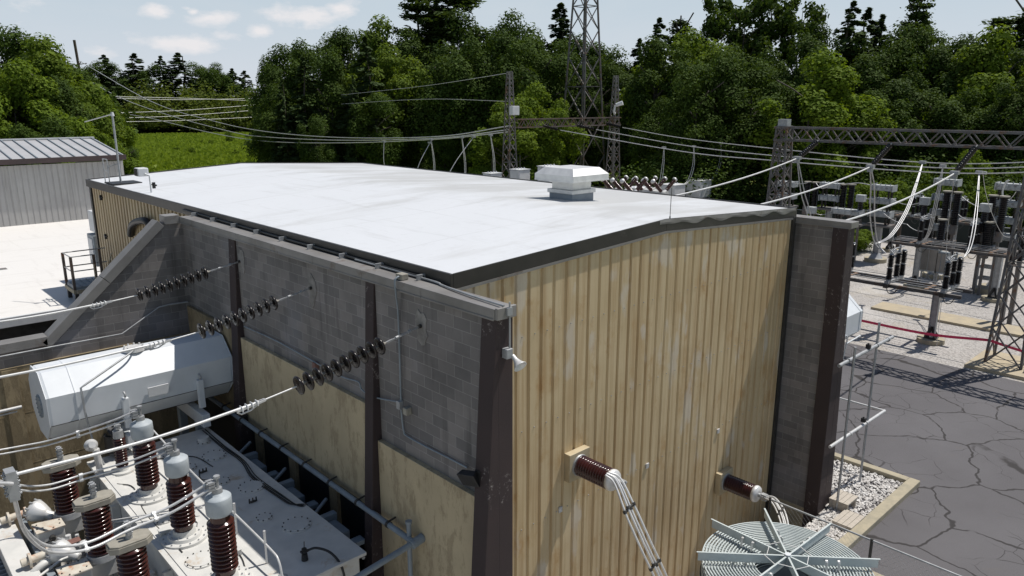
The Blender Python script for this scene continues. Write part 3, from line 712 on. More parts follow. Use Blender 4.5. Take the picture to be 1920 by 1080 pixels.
def hv_bushing(x, y):
    b = MB(); b.cyl((x,y,TZ-.003),(x,y,TZ+.045),.40,.40,32); b.cyl((x,y,TZ+.045),(x,y,TZ+.10),.30,.28,32); b.cyl((x,y,TZ+.10),(x,y,TZ+.19),.20,.175,28)
    fl_ = b.build('bushing_flange', M['paint'], tr, .006)
    b = MB(); bolts(b, (x,y,TZ+.045), .355, 14); bolts(b, (x,y,TZ+.10), .245, 10); b.build('bolt_ring', M['galv'], fl_)
    b = MB(); b.cyl((x,y,TZ+.19),(x,y,TZ+.30),.16,.165,24); porcelain(b, (x,y,TZ+.28), (x,y,TZ+1.16), .150, .212, 12, 30); b.cyl((x,y,TZ+1.15),(x,y,TZ+1.30),.155,.15,24)
    pz = b.build('porcelain', M['porc'], tr)
    b = MB(); b.lathe((x,y,TZ+1.27),(x,y,TZ+2),[(0,.10),(.0,.185),(.004,.19),(.03,.202),(.035,.203),(.20,.205),(.295,.202),(.298,.20),(.325,.17),(.34,.12),(.343,.115),(.37,.085)],30)
    b.build('cap', M['cap_grey'], pz)
    b = MB(); b.cyl((x,y,TZ+1.62),(x,y,TZ+1.72),.085,.075,16); b.cyl((x,y,TZ+1.72),(x,y,TZ+1.90),.035,.035,12)
    clamp_block(b, (x-.10,y,TZ+1.72)); b.cyl((x,y-.03,TZ+1.9),(x,y-.03,TZ+1.94),.05,.05,10); b.build('terminal', M['galv'], pz)
HVB = [(3.90,14.86),(3.86,12.86),(3.88,11.05)]
for x, y in HVB: hv_bushing(x, y)
def small_bushing(x, y, h=.78):
    b = MB(); b.cyl((x,y,TZ-.003),(x,y,TZ+.04),.24,.24,24); b.cyl((x,y,TZ+.04),(x,y,TZ+.12),.13,.11,20); b.build('bushing_flange', M['paint'], tr, .005)
    b = MB(); porcelain(b, (x,y,TZ+.12), (x,y,TZ+h), .085, .125, 11, 22); pz = b.build('porcelain', M['porc'], tr)
    b = MB(); b.cyl((x,y,TZ+h),(x,y,TZ+h+.16),.105,.10,18); b.cyl((x,y,TZ+h+.16),(x,y,TZ+h+.28),.03,.03,8); clamp_block(b,(x,y,TZ+h+.2),.04,.12,2); b.build('cap', M['galv'], pz)
small_bushing(3.82, 16.35)
def manhole(x, y, r, n=12, cap=0):
    b = MB(); b.cyl((x,y,TZ-.004),(x,y,TZ+.022),r,r,28); b.cyl((x,y,TZ+.022),(x,y,TZ+.034+cap),r*.86,r*.84,28); o = b.build('manhole_cover', M['paint'], tr, .004)
    b = MB(); bolts(b, (x,y,TZ+.022), r*.93, n, .018, .012); b.build('bolt_ring', M['dark_metal'], o)
for a in ((5.52,15.69,.26),(5.53,13.79,.26),(5.53,11.84,.27),(5.2,12.49,.15,8),(5.19,14.42,.15,8),(5.62,16.55,.15,8,.10),(3.80,13.78,.22),(3.80,11.95,.26,12),(4.75,16.6,.24),(4.9,15.5,.16,8)): manhole(*a)
b = MB()
for x, y in ((4.6,14.66),(4.6,12.33),(4.6,11.1)): b.tube([(x,y,TZ),(x,y,TZ+.40)],.018,8); b.cyl((x,y,TZ+.40),(x,y,TZ+.62),.022,.022,8)
b.tube(smooth([(4.6,17.0,TZ+.62),(4.6,14.66,TZ+.45),(4.6,12.33,TZ+.40),(4.6,10.9,TZ+.36),(4.6,10.62,TZ+.28),(4.6,10.52,TZ+.02)],6),.019,8)
b.build('earth_pipe', M['alu_pale'], tr)
b = MB(); b.cyl((4.6,10.52,TZ-.003),(4.6,10.52,TZ+.03),.09,.09,14); b.build('pipe_foot', M['galv'], tr)
for k in range(4):
    b = MB(); r_ = random.Random(k); pts = [(5.83+.03*k,17.2,TZ+.02),(5.80+.03*k,16,TZ+.02),(5.84+.025*k,15.0,TZ+.02),(5.70+.03*k,14.1,TZ+.02),(5.74+.03*k,13.0,TZ+.02),(5.80+.03*k,12.6-.05*k,TZ+.02),(6.05,12.45-.03*k,TZ-.02)]
    b.tube(smooth([(x+r_.uniform(-.02,.02),y,z) for x,y,z in pts],8),.011,6,False); b.build('control_cable', M['black'], tr)
b = MB(); b.cyl((5.12,10.74,TZ),(5.12,10.74,TZ+.12),.06,.05,10); b.cyl((5.12,10.74,TZ+.12),(5.12,10.74,TZ+.22),.035,.045,10); b.box(5.06,5.18,10.70,10.78,TZ+.15,TZ+.18)
b.tube([(5.12,10.74,TZ+.2),(5.14,10.76,TZ+.34)],.008,6); g_ = b.build('relief_valve', M['black'], tr)
b = MB(); b.tube(smooth([(5.18,10.74,TZ+.16),(5.32,10.66,TZ+.18),(5.48,10.45,TZ+.10),(5.55,10.22,TZ-.15),(5.56,10.15,TZ-.8)],8),.022,8); b.build('hose', M['black'], g_)
for x, y in ((5.05,15.1),(4.7,13.15),(5.3,13.2)):
    b = MB(); b.box(x-.05,x+.05,y-.02,y+.02,TZ,TZ+.03)
    for s in (-1,0,1): b.cyl((x+s*.07,y,TZ),(x+s*.07,y,TZ+.09),.018,.014,8)
    b.build('fitting', M['dark_metal'], tr)
for pts in ([(4.3,14.3),(4.15,13.9),(4.2,13.2),(4.1,12.6)],[(4.5,16.4),(4.9,16.2),(5.2,15.9),(5.3,15.2)],[(5.0,15.2),(4.9,14.8),(5.1,14.6)],[(3.55,15.8),(3.75,15.4),(3.6,14.2),(3.65,12.4)],[(4.3,12.2),(4.35,11.6),(4.2,11.0)]):
    b = MB(); b.tube(smooth([V((x,y,TZ+.012)) for x,y in pts],6),.010,6); b.build('control_cable', M['dark_metal'], tr)
for x, y in ((4.2,15.6),(4.35,14.0),(3.62,13.2),(4.3,11.7)):
    b = MB(); b.box(x-.09,x+.09,y-.07,y+.07,TZ,TZ+.10); b.box(x-.1,x+.1,y-.08,y+.08,TZ+.102,TZ+.115); b.build('terminal_box', M['paint'], tr, .006)
b = MB(); b.box(3.46,3.62,10.4,17.2,TZ,TZ+.012); b.build('weld_plate', M['paint'], tr)
b = MB(); b.tube([(6.02,10.6,3.30),(6.10,10.5,3.22),(6.08,10.42,3.2)],.03,8); b.build('lifting_lug', M['galv'], tr)
# cooler brackets between tank and wall
for y in (11.9, 13.7, 15.5):
    b = MB(); b.box(6.05, 6.50, y-.30, y+.25, 2.2, 3.05); b.box(6.04, 6.56, y+.27, y+.42, 3.0, 3.16); b.box(6.2,6.6,y-.7,y-.5,2.9,3.0); b.strut((6.1,y+.5,3.1),(6.6,y+.75,3.25),.06); b.build('cooler_bracket', M['paint_blue'], tr, .015)
b = MB()
for y in (11.5, 13.2, 15.0): b.box(6.10, 6.50, y-.55, y-.05, .2, 2.1)
b.build('radiator', M['paint_blue'], tr, .02)

# conservator (white oil tank)
CZ, CY, CR = 4.80, 18.05, .80
def octa(x, r=CR, ry=.86): return [(x, CY+ry*math.cos(a)*r/CR, CZ+r*math.sin(a)*1.02) for a in [math.radians(22.5+45*k) for k in range(8)]]
b = MB()
b.add(octa(2.78)+octa(6.74), [tuple(range(8))[::-1], tuple(range(8,16))]+[(i,(i+1)%8,8+(i+1)%8,8+i) for i in range(8)])
cons = b.build('conservator_tank', M['paint_clean'], tr, .06)
for x in (2.77, 3.32, 6.72):
    b = MB(); o1, o2 = octa(x, CR+.008, .868), octa(x+.02, CR+.008, .868); b.add(o1+o2, [tuple(range(8))[::-1], tuple(range(8,16))]+[(i,(i+1)%8,8+(i+1)%8,8+i) for i in range(8)]); b.build('seam', M['paint_clean'], cons)
b = MB(); b.cyl((2.775,17.95,4.75),(2.75,17.95,4.75),.26,.26,24)
for k in range(14): a = 2*PI*k/14; b.cyl((2.755,17.95+.23*math.cos(a),4.75+.23*math.sin(a)),(2.735,17.95+.23*math.cos(a),4.75+.23*math.sin(a)),.018,.018,6)
b.build('end_cover', M['paint_blue'], cons)
b = MB(); b.cyl((4.75,17.9,5.58),(4.75,17.9,5.66),.24,.22,22); b.box(4.55,5.2,17.75,17.9,5.60,5.63)
for k in range(10): a = 2*PI*k/10; b.cyl((4.75+.2*math.cos(a),17.9+.2*math.sin(a),5.66),(4.75+.2*math.cos(a),17.9+.2*math.sin(a),5.70),.02,.02,6)
b.build('top_flange', M['alu_pale'], cons)
b = MB(); b.tube(smooth([(4.75,17.8,5.66),(4.5,17.5,5.62),(3.5,17.12,5.28)],5)+[V(q) for q in ((3.41,17.1,5.24),(3.42,17.1,4.7),(3.5,17.1,3.9),(3.6,16.9,3.46))],.022,8); b.build('breather_pipe', M['galv'], cons)
for x in (4.25, 5.9):
    b = MB(); b.box(x-.07,x+.07,17.14,17.25,4.05,4.75); b.box(x-.09,x+.09,17.0,18.9,3.60,3.92); b.build('saddle', M['paint_clean'], tr, .01)
    b = MB(); b.tube([(x,17.16,4.78),(x,17.12,4.84),(x,17.22,4.88)],.025,8); b.build('lifting_eye', M['galv'], tr)
    b = MB(); b.box(x-.09,x+.09,17.42,17.60,.3,3.6); b.box(x-.09,x+.09,18.6,18.8,.3,3.6); b.build('support_post', M['paint_blue'], tr, .01)
for kk in (4, 5):
    pa_, pb_ = octa(2.8, CR+.004)[kk], octa(6.72, CR+.004)[kk]; b = MB(); b.strut(V(pa_)+V((0,0,.0)), V(pb_), .012, .012); b.build('weld_seam', M['dark_metal'], cons)
b = MB(); b.box(4.75,5.2,17.20,17.235,4.62,4.84); b.build('name_plate', M['white_box'], cons)
b = MB(); b.cyl((3.95,17.3,3.55),(3.95,17.3,3.95),.20,.20,18); b.cyl((3.95,17.3,3.95),(3.95,17.15,4.1),.14,.14,14); b.build('gas_relay', M['black'], tr)
b = MB(); b.lathe((3.35,16.75,4.05),(3.35,16.3,4.25),[(0,.04),(.02,.10),(.08,.13),(.14,.13),(.18,.09),(.26,.07)],20); b.tube([(3.45,16.6,3.4),(3.42,16.6,4.0)],.07,12); b.build('oil_pump', M['alu_pale'], tr)

# surge arresters with flat cap plates
ARR = [(2.70,16.25),(2.78,14.20),(2.84,12.35)]
AG = 'surge arresters beside the transformer'
for (x, y), lab in zip(ARR, ('brown ribbed arrester under the white oil tank, farthest of the three with flat caps','brown ribbed arrester with flat cap, middle of three left of the transformer','brown ribbed arrester with flat cap, nearest of three left of the transformer')):
    a = thing('surge_arrester', lab, 'arrester', (x, y, 2.95), AG)
    b = MB(); b.cyl((x,y,2.90),(x,y,3.02),.27,.25,24); b.box(x-.30,x+.30,y-.12,y+.12,2.86,2.91); b.build('base', M['galv'], a, .008)
    b = MB(); porcelain(b, (x,y,3.02), (x,y,3.98), .165, .235, 12, 28); b.build('porcelain', M['porc'], a)
    b = MB(); pl = [(x-.34,y-.10,0),(x-.22,y-.19,0),(x+.22,y-.19,0),(x+.34,y-.08,0),(x+.34,y+.10,0),(x+.22,y+.19,0),(x-.22,y+.19,0),(x-.34,y+.10,0)]
    b.prism(pl, (0,0,3.98), (0,0,4.09)); b.prism([(p_[0]*.96+x*.04, p_[1]*.96+y*.04, 0) for p_ in pl], (0,0,4.092), (0,0,4.12)); b.build('cap_plate', M['cap_plate'], a, .01)
    b = MB(); b.cyl((x,y,4.12),(x,y,4.2),.06,.05,12); clamp_block(b,(x,y,4.2),.035,.22,3)
    b.build('terminal', M['galv'], a)
    b = MB(); b.box(x-.45,x+.5,y-.16,y+.16,2.55,2.86); b.box(x-.1,x+.1,y-.1,y+.1,0,2.55); b.build('bracket', M['paint'], a, .01)

# paired jumper cables
JG = 'paired jumper cables of the transformer bushings'
def jumper(label, pts, off=(0,.0,.09), r=.017, spacers=()):
    g = thing('jumper_cable', label, 'cable', tuple(pts[0]), JG); o = V(off)
    for s in (-.5, .5):
        b = MB(); b.tube(smooth([V(p)+o*s for p in pts], 10), r, 8); b.build('cable', M['alu'], g)
    for t in spacers:
        sp = smooth(pts, 10); c = sp[int(t*(len(sp)-1))]; b = MB(); b.strut(c-o*.75, c+o*.75, .03, .05)
        for s in (-.5,.5): b.cyl(c+o*s+V((-.03,0,0)), c+o*s+V((.03,0,0)), .034, .034, 10)
        b.build('spacer', M['alu_pale'], g)
jumper('pair of pale jumpers from the farthest capped bushing passing under the white oil tank', [(3.78,14.86,5.24),(3.35,15.1,5.07),(2.70,16.0,4.66),(2.2,16.2,4.60),(1.2,16.2,4.75),(-.5,16.2,5.3)], spacers=(.33,))
jumper('pair of pale jumpers from the middle capped bushing crossing the pit', [(3.74,12.86,5.24),(3.2,13.2,5.02),(2.6,13.7,4.80),(2.0,13.6,4.85),(1.5,13.4,5.15),(.6,13.0,6.0)], spacers=(.42,))
jumper('pair of thick pale jumpers from the nearest capped bushing looping up to the clamp', [(3.76,11.05,5.24),(3.2,11.15,5.02),(2.61,11.2,4.95),(2.1,11.1,4.93),(1.75,11.0,5.04),(1.45,10.8,5.30),(1.22,10.4,5.85),(1.12,9.9,6.5),(1.08,9.62,6.92)], (0,.10,.05), .022, (.18,.42))
b = MB(); clamp_block(b, (1.08,9.58,6.72),.06,.30,4); b.box(1.03,1.13,9.50,9.66,6.68,7.04); tag(b.build('cable_clamp', M['galv']), 'bolted cable clamp at the left edge where the thick conductor meets the jumpers', 'clamp')
b = MB(); b.tube(smooth([V((1.08,9.5,6.9)),V((.6,9.3,7.2)),V((-.2,9.3,7.7))],8),.022,8); tag(b.build('conductor', M['alu']), 'short pale conductor leaving the left edge upward from the bolted clamp', 'conductor', 'conductors of the left insulator strings')
b = MB()
for dz in (0,.05): b.tube([(3.0,14.2,3.5+dz),(4.4,13.4,3.6+dz)],.012,6)
tag(b.build('bus_pipe', M['alu_pale']), 'thin pale twin rods reaching from the middle arrester over the transformer lid', 'bus pipe')

# cooling plant at the left edge
ck = thing('cooler_unit', 'grey oil cooler with white pump housings and rust marked covers at the left edge', 'cooler', (1.9, 15, 0))
def ckbox(n, x0,x1,y0,y1,z0,z1, m, bv=.012): b = MB(); b.box(x0,x1,y0,y1,z0,z1); return b.build(n, m, ck, bv)
ckbox('frame', 1.45,1.85,12.0,17.3,2.45,2.75,M['paint'])
ckbox('frame', 1.95,2.08,11.5,17.3,2.2,2.62,M['paint_blue'])
b = MB()
for i in range(30): b.box(1.2,1.9,12.05+i*.17,12.09+i*.17,.4,2.44)
b.build('fin_stack', M['paint_blue'], ck)
b = MB()
for i in range(5): b.box(2.06,2.30,12.2+i*1.15,12.30+i*1.15,.1,2.5)
b.build('stanchion', M['dark_metal'], ck)
for y in (15.95, 14.0, 12.2):
    x = 2.30; ckbox('cover_box', x-.26,x+.20,y-.22,y+.20,2.55,2.96,M['paint'])
    ckbox('cover_plate', x-.28,x+.22,y-.24,y+.22,2.962,2.99,M['rusty_plate'],.005)
    b = MB(); bolts(b,(x-.03,y,2.99),.21,8,.015,.014); b.build('bolt_ring', M['dark_metal'], ck)
    b = MB(); b.cyl((x-.03,y-.225,2.80),(x-.03,y-.30,2.80),.06,.05,12); b.strut((x-.05,y-.31,2.8),(x-.35,y-.36,2.76),.02); b.build('valve_handle', M['dark_metal'], ck)
    px_ = (x-.62, y+.95); q0 = V((1.62,y+1.0,2.88))
    b = MB(); b.tube([q0, q0+V((.55,.02,.02))],.075,14); b.cyl(q0+V((.12,0,0)),q0+V((.16,0,0)),.14,.14,18); b.cyl(q0+V((.42,0,0)),q0+V((.46,0,0)),.14,.14,18); b.build('oil_pipe', M['rusty_plate'], ck)
    b = MB(); b.lathe(q0+V((.55,.02,.04)), q0+V((1.0,-.55,-.12)), [(0,.10),(.02,.19),(.06,.215),(.12,.215),(.20,.19),(.36,.12),(.38,.09),(.50,.085),(.52,.05)], 24); pp_ = b.build('pump_housing', M['alu_pale'], ck)
    b = MB()
    for k in range(10):
        a = 2*PI*k/10; dd = (V((.45,-.57,-.16))).normalized(); u_ = dd.cross(V((0,0,1))).normalized(); w_ = u_.cross(dd)
        c0 = q0+V((.55,.02,.04))+dd*.05+(u_*math.cos(a)+w_*math.sin(a))*.215; b.strut(c0-dd*.05, c0+dd*.03, .03)
    b.build('housing_bolt', M['galv'], pp_)
    ckbox('tie_beam', 1.9,3.42,y-.62,y-.50,2.55,2.68,M['alu_pale'])
    ckbox('name_plate', 2.16,2.62,y-.98,y-.80,2.92,2.95,M['brown_plate'])
    b = MB(); b.cyl((2.25,y-.55,2.66),(2.42,y-.55,2.72),.10,.10,14); b.cyl((2.5,y-.45,2.62),(2.5,y-.45,2.86),.05,.05,10); b.cyl((2.62,y-.62,2.60),(2.62,y-.62,2.9),.035,.035,8); b.build('gauge', M['alu_pale'], ck)
    b = MB(); b.tube(smooth([V((1.5,y-1.1,2.5)),V((1.9,y-1.1,2.78)),V((2.15,y-.95,2.72)),V((2.2,y-.7,2.4))],6),.07,12); b.cyl((1.5,y-1.1,2.46),(1.5,y-1.1,2.54),.15,.15,16); b.build('oil_pipe', M['paint'], ck)
b = MB(); b.tube([(.9,13.2,3.2),(2.2,14.6,2.9),(2.3,14.6,2.9)],.025,8); b.tube([(1.05,13.6,0),(1.05,13.6,3.3)],.05,10); b.cyl((1.05,13.6,3.25),(1.05,13.6,3.36),.09,.09,12); b.tube([(1.05,13.6,3.0),(1.3,13.4,2.95),(1.35,13.2,2.8)],.05,10); b.build('vent_pipe', M['paint'], ck)

# deluge pipe beside the wall
dp = thing('deluge_pipe', 'blue grey water pipe between transformer and stained wall panels, turning at its near end', 'pipe', (6.6, 12, 0))
b = MB(); b.tube([(6.62,19.8,3.66),(6.62,9.55,3.66)],.055,12); b.build('pipe', M['paint_blue'], dp)
b = MB(); b.tube([(6.70,9.62,3.66),(5.55,9.62,3.52),(2.8,9.62,3.2)],.055,12); b.cyl((6.56,9.6,3.64),(6.80,9.6,3.69),.085,.085,14); b.build('pipe', M['paint_blue'], dp)
b = MB(); b.tube([(6.64,9.78,0),(6.64,9.78,3.98)],.045,10); b.cyl((6.64,9.78,3.95),(6.64,9.78,4.0),.06,.06,10); b.build('riser', M['paint_blue'], dp)
b = MB()
for i in range(9):
    y = 10.4+i*1.05; b.cyl((6.62,y-.03,3.66),(6.62,y+.03,3.66),.068,.068,12); b.strut((6.62,y,3.72),(6.78,y,3.74),.025)
b.build('hanger', M['dark_metal'], dp)
b = MB(); b.tube(smooth([V((6.70,y,3.60-.05*math.sin(y*2.2))) for y in (9.9,11,12,13,14,15,16)],5),.012,6); b.build('cable', M['alu'], dp)
b = MB(); b.tube([(-6,19.9,4.15),(2.70,19.9,4.15)],.04,10); b.tube([(-6,19.93,4.02),(2.6,19.93,4.05)],.022,8); tag(b.build('wall_pipe', M['alu']), 'pale pipe on the stained concrete wall left of the white oil tank', 'pipe')

# ------------------------------------------------------------------ gable wall bushings, cables, reactor
BG = 'wall bushings on the tan front wall'; CG = 'four strand cable bundles of the wall bushings'
def wall_bushing(x, z, label, s=1.0):
    g = thing('wall_bushing', label, 'bushing', (x, YF, z), BG)
    b = MB(); b.box(x-.30*s,x+.30*s,YF-.20,YF-.043,z-.30*s,z+.30*s); b.build('mounting_box', M['box'], g, .01)
    b = MB(); b.cyl((x,YF-.20,z),(x,YF-.23,z),.23*s,.22*s,28); b.build('flange', M['galv'], g)
    b = MB(); porcelain(b, (x,YF-.23,z), (x,YF-1.0,z), .165*s, .215*s, 12, 28); b.build('porcelain', M['porc'], g)
    b = MB(); b.lathe((x,YF-1.0,z),(x,YF-2,z),[(0,.10),(.0,.21*s),(.05,.22*s),(.10,.20*s),(.12,.09)],26); cp = b.build('cap', M['alu_pale'], g)
    b = MB(); b.cyl((x,YF-1.12,z),(x,YF-1.32,z),.05,.05,12); b.box(x-.06,x+.06,YF-1.34,YF-1.2,z-.08,z+.08)
    for k in range(3): b.cyl((x-.09,YF-1.22-.05*k,z+.03),(x+.09,YF-1.22-.05*k,z+.03),.02,.02,8)
    b.build('terminal', M['galv'], cp)
M['box'] = plain('cream_mounting_box', (.50,.42,.28), (.42,.34,.21), 3, .6, stain=(.25,.14,.06), stain_amt=.58)
wall_bushing(10.36, 4.02, 'larger brown ribbed bushing through the tan wall, left of the two')
wall_bushing(16.16, 1.50, 'lower brown ribbed bushing through the tan wall beside the block wall, right of the two', 1.0)
def bundle(pts, label, offs):
    g = thing('cable_bundle', label, 'cables', tuple(pts[0]), CG); sp = smooth(pts, 9)
    for o in offs:
        b = MB(); k = len(sp); b.tube([p+V(o)*(min(1, .35+i/k*1.6)) for i, p in enumerate(sp)], .021, 8); b.build('cable', M['alu_pale'], g)
    for t in (.38, .72):
        i = int(t*(len(sp)-1)); c = sp[i]; b = MB()
        b.strut(c+V(offs[0]), c+V(offs[-1]), .035, .05)
        for o in offs: b.cyl(c+V(o)-(sp[i]-sp[i-1]).normalized()*.03, c+V(o)+(sp[i]-sp[i-1]).normalized()*.03, .034,.034,8)
        b.build('spacer', M['dark_metal'], g)
of = [(-.13,0,-.03),(-.045,.0,.03),(.045,0,-.01),(.13,0,.04)]
bundle([onY(1138,888,7.98),onY(1158,903,7.80),onY(1183,960,7.45),onY(1212,1025,7.15),onY(1240,1085,6.95),onY(1262,1140,6.85)], 'bundle of four pale cables dropping from the larger wall bushing', of)
bundle([V((16.16,8.0,1.52)),V((16.1,7.75,1.55)),V((15.75,7.35,1.50)),V((15.2,6.95,1.42)),V((14.4,6.6,1.42)),V((14.0,6.5,1.5))], 'bundle of four pale cables from the lower wall bushing to the round reactor', of)

rc_ = onZ(1477, 1042, 2.55)
RX, RY, RZ = rc_.x, rc_.y, 2.55
re = thing('air_core_reactor', 'round grey white coil reactor with eight arms standing below the tan wall', 'reactor', (RX, RY, 0))
b = MB()
nr = 17; r0, r1 = .62, 1.60
def ring(mb, r, z, t, seg=72, h=None):
    vs = []; n = 6
    for i in range(seg):
        a = 2*PI*i/seg
        for j in range(n):
            th = 2*PI*j/n; rr_ = r+t*math.cos(th); vs.append((RX+rr_*math.cos(a), RY+rr_*math.sin(a), z+(h or t)*math.sin(th)))
    mb.add(vs, [(i*n+j, i*n+(j+1)%n, ((i+1)%seg)*n+(j+1)%n, ((i+1)%seg)*n+j) for i in range(seg) for j in range(n)], True)
for k in range(nr): ring(b, r0+(r1-r0)*k/(nr-1), RZ-.25, .017, 72)
b.build('winding_ring', M['reactor'], re)
b = MB()
for k in range(0, nr, 1):
    r = r0+(r1-r0)*k/(nr-1)
    for q in range(4): ring(b, r, RZ-.34-.09*q, .010, 56)
b.build('lower_winding', M['reactor'], re)
b = MB()
for r in (r0-.03, r0+.34, r0+.66, r1+.03):
    seg = 72; vs = []
    for i in range(seg):
        a = 2*PI*i/seg; c, s_ = math.cos(a), math.sin(a)
        vs += [(RX+r*c,RY+r*s_,.05),(RX+r*c,RY+r*s_,RZ-.62)]
    b.add(vs, [(2*i,2*((i+1)%seg),2*((i+1)%seg)+1,2*i+1) for i in range(seg)], True)
b.build('winding_body', M['paint_blue'], re)
b = MB()
for i in range(96):
    a = 2*PI*(i+.5)/96
    b.strut((RX+(r0-.02)*math.cos(a),RY+(r0-.02)*math.sin(a),RZ-.272),(RX+(r1+.02)*math.cos(a),RY+(r1+.02)*math.sin(a),RZ-.275),.016,.014)
b.build('winding_spacer', M['reactor'], re)
base_a = math.atan2(-1, 1)  # arms measured from the sight of the photograph
arm_dirs = []
for k in range(8):
    a = math.radians(-47+45*k); arm_dirs.append(a); c, s_ = math.cos(a), math.sin(a); R_ = 1.72
    b = MB(); b.strut((RX+c*.03,RY+s_*.03,RZ-.09),(RX+c*R_,RY+s_*R_,RZ-.09),.012,.18)
    b.strut((RX+c*.03,RY+s_*.03,RZ+.004),(RX+c*(R_+.03),RY+s_*(R_+.03),RZ+.004),.035,.010)
    arm = b.build('arm', M['reactor'], re)
    n = V((-s_, c, 0))
    for t in (.72,.95,1.2,1.42)[:2+(k*3)%3]:
        b = MB(); sg = 1 if k % 2 else -1; p = V((RX+c*t,RY+s_*t,RZ-.06))
        pts = [p+n*sg*.01, p+n*sg*.05+V((0,0,.03)), p+n*sg*.09, p+n*sg*.10+V((0,0,-.16))]
        q_ = smooth(pts, 4)
        for i in range(len(q_)-1): b.strut(q_[i], q_[i+1], .045, .010)
        b.build('lead_tab', M['alu_pale'], arm)
b = MB(); b.cyl((RX,RY,RZ-.22),(RX,RY,RZ+.02),.03,.03,14); b.lathe((RX,RY,RZ+.02),(RX,RY,RZ+.1),[(0,.06),(.02,.06)],14); b.build('hub', M['paint_clean'], re)
b = MB()
for k in range(8):
    a, a2 = arm_dirs[k], arm_dirs[(k+1)%8]; r = .40 if k % 2 else .46
    b.strut((RX+math.cos(a)*r,RY+math.sin(a)*r,RZ+.008),(RX+math.cos(a2)*r,RY+math.sin(a2)*r,RZ+.008),.012,.012)
b.build('tie_rod', M['alu_pale'], re)
b = MB()
for k in range(8):
    a = arm_dirs[k]; p = (RX+math.cos(a)*1.45,RY+math.sin(a)*1.45)
    if k % 2 == 0: porcelain(b, (p[0],p[1],-1.05), (p[0],p[1],.0), .07, .11, 8, 12)
b.build('post_insulator', M['porc'], re)
b = MB(); b.box(RX-1.7,RX+1.7,RY-1.7,RY+1.7,-1.2,-1.05); b.build('plinth', M['kerb'], re)

# chain link fence beyond the reactor
cf = thing('chain_link_fence', 'chain link fence with grey top rail between the reactor and the asphalt', 'fence', (15, 5, 0))
FXc = 15.0
b = MB(); b.tube([(FXc,7.3,2.2),(FXc,-6,2.2)],.022,8); b.build('top_rail', M['galv'], cf)
for y in (7.3, 5.0, 2.0, -1.0, -4.0): b = MB(); b.tube([(FXc,y,-1.2),(FXc,y,2.24)],.032,8); b.build('post', M['dark_metal'], cf)
b = MB(); n = 0
for i in range(125):
    y = 7.3-i*.12
    for s in (-1, 1):
        ya, yb_ = (y, y-2.1) if s > 0 else (y-2.1, y)
        if min(ya, yb_) < -6: continue
        b.strut((FXc,ya,.05),(FXc,yb_,2.18),.0024)
b.build('mesh', M['galv'], cf)

# bed of white stones with kerb, steps
kb = thing('kerb', 'pale concrete kerb round the bed of white stones', 'kerb', (22.6, 6.6, 0))
b = MB(); b.box(22.45,22.72,6.75,20,-.05,.16); b.build('kerb_run', M['kerb'], kb, .02)
b = MB(); b.box(16.92,22.72,6.44,6.748,-.05,.162); b.build('kerb_run', M['kerb'], kb, .02)
b = MB(); b.box(16.92,17.15,3.2,6.43,-.05,.16); b.build('kerb_run', M['kerb'], kb, .02)
b = MB(); rnd = random.Random(3)
for i in range(7500):
    x, y = rnd.uniform(19.4,22.42), rnd.uniform(6.78,14.5)
    if i < 900: x, y = rnd.uniform(17.4,19.4), rnd.uniform(6.78,7.7)
    s = rnd.uniform(.028,.06); z = rnd.uniform(.01,.07)
    ax = [V((1,0,0)),V((-1,0,0)),V((0,1,0)),V((0,-1,0)),V((0,0,.7)),V((0,0,-.7))]
    Rr = Matrix.Rotation(rnd.uniform(0,6.28),3,'Z') @ Matrix.Rotation(rnd.uniform(-.6,.6),3,'X')
    b.add([V((x,y,z))+Rr@(a_*s*rnd.uniform(.7,1.3)) for a_ in ax], [(0,2,4),(2,1,4),(1,3,4),(3,0,4),(2,0,5),(1,2,5),(3,1,5),(0,3,5)])
tag(b.build('white_stones', M['rock']), 'bed of loose white stones inside the concrete kerb', 'stones', kind='stuff')
st = thing('timber_steps', 'two weathered timber steps at the foot of the brown pillar on the right', 'steps', (19.6, 7.2, 0))
for k, (z, xx, yy) in enumerate(((.30, 19.40, 7.20), (.16, 18.55, 6.72))):
    for j in range(4): b = MB(); b.box(xx, xx+(.85 if k else .7), yy+j*.135, yy+j*.135+.127, z, z+.045); b.build('tread', M['wood'], st, .004)
    b = MB(); b.box(xx+.02,xx+.10,yy+.01,yy+.52,0,z); b.box(xx+.55,xx+.63,yy+.01,yy+.52,0,z); b.build('stringer', M['wood'], st)

# pipe frame right of the building
pf = thing('pipe_frame', 'grey pipe frame standing on the white stones right of the building', 'pipe frame', (20.5, 7.7, 0))
for px, py in ((1568,958),(1612,904)):
    a = onZ(px, py, .02); b = MB(); b.tube([(a.x,a.y,0),(a.x,a.y,4.85 if px < 1600 else 5.05)],.035,8); b.cyl((a.x,a.y,0),(a.x,a.y,.03),.09,.09,10); b.build('upright', M['galv'], pf)
b = MB(); b.tube([(19.05,7.72,4.36),(22.67,7.72,4.38)],.05,10)
for x in (19.6,21.5,22.3): b.cyl((x,7.72,4.37),(x+.05,7.72,4.37),.07,.07,10)
b.build('rail', M['galv'], pf)
b = MB(); b.tube([(19.05,7.72,2.02),(22.8,7.72,1.98)],.045,10)
for x in (20.3,21.4): b.cyl((x,7.72,2.0),(x+.05,7.72,2.0),.065,.065,10)
b.tube([(22.8,7.72,1.98),(22.8,13,1.98)],.035,8); b.build('rail', M['alu'], pf)
b = MB()
for x, z in ((20.9,4.42),(21.2,2.1)): b.box(x-.04,x+.06,7.66,7.78,z,z+.12); b.cyl((x,7.72,z+.1),(x,7.72,z+.16),.03,.02,8)
b.build('spray_nozzle', M['black'], pf)

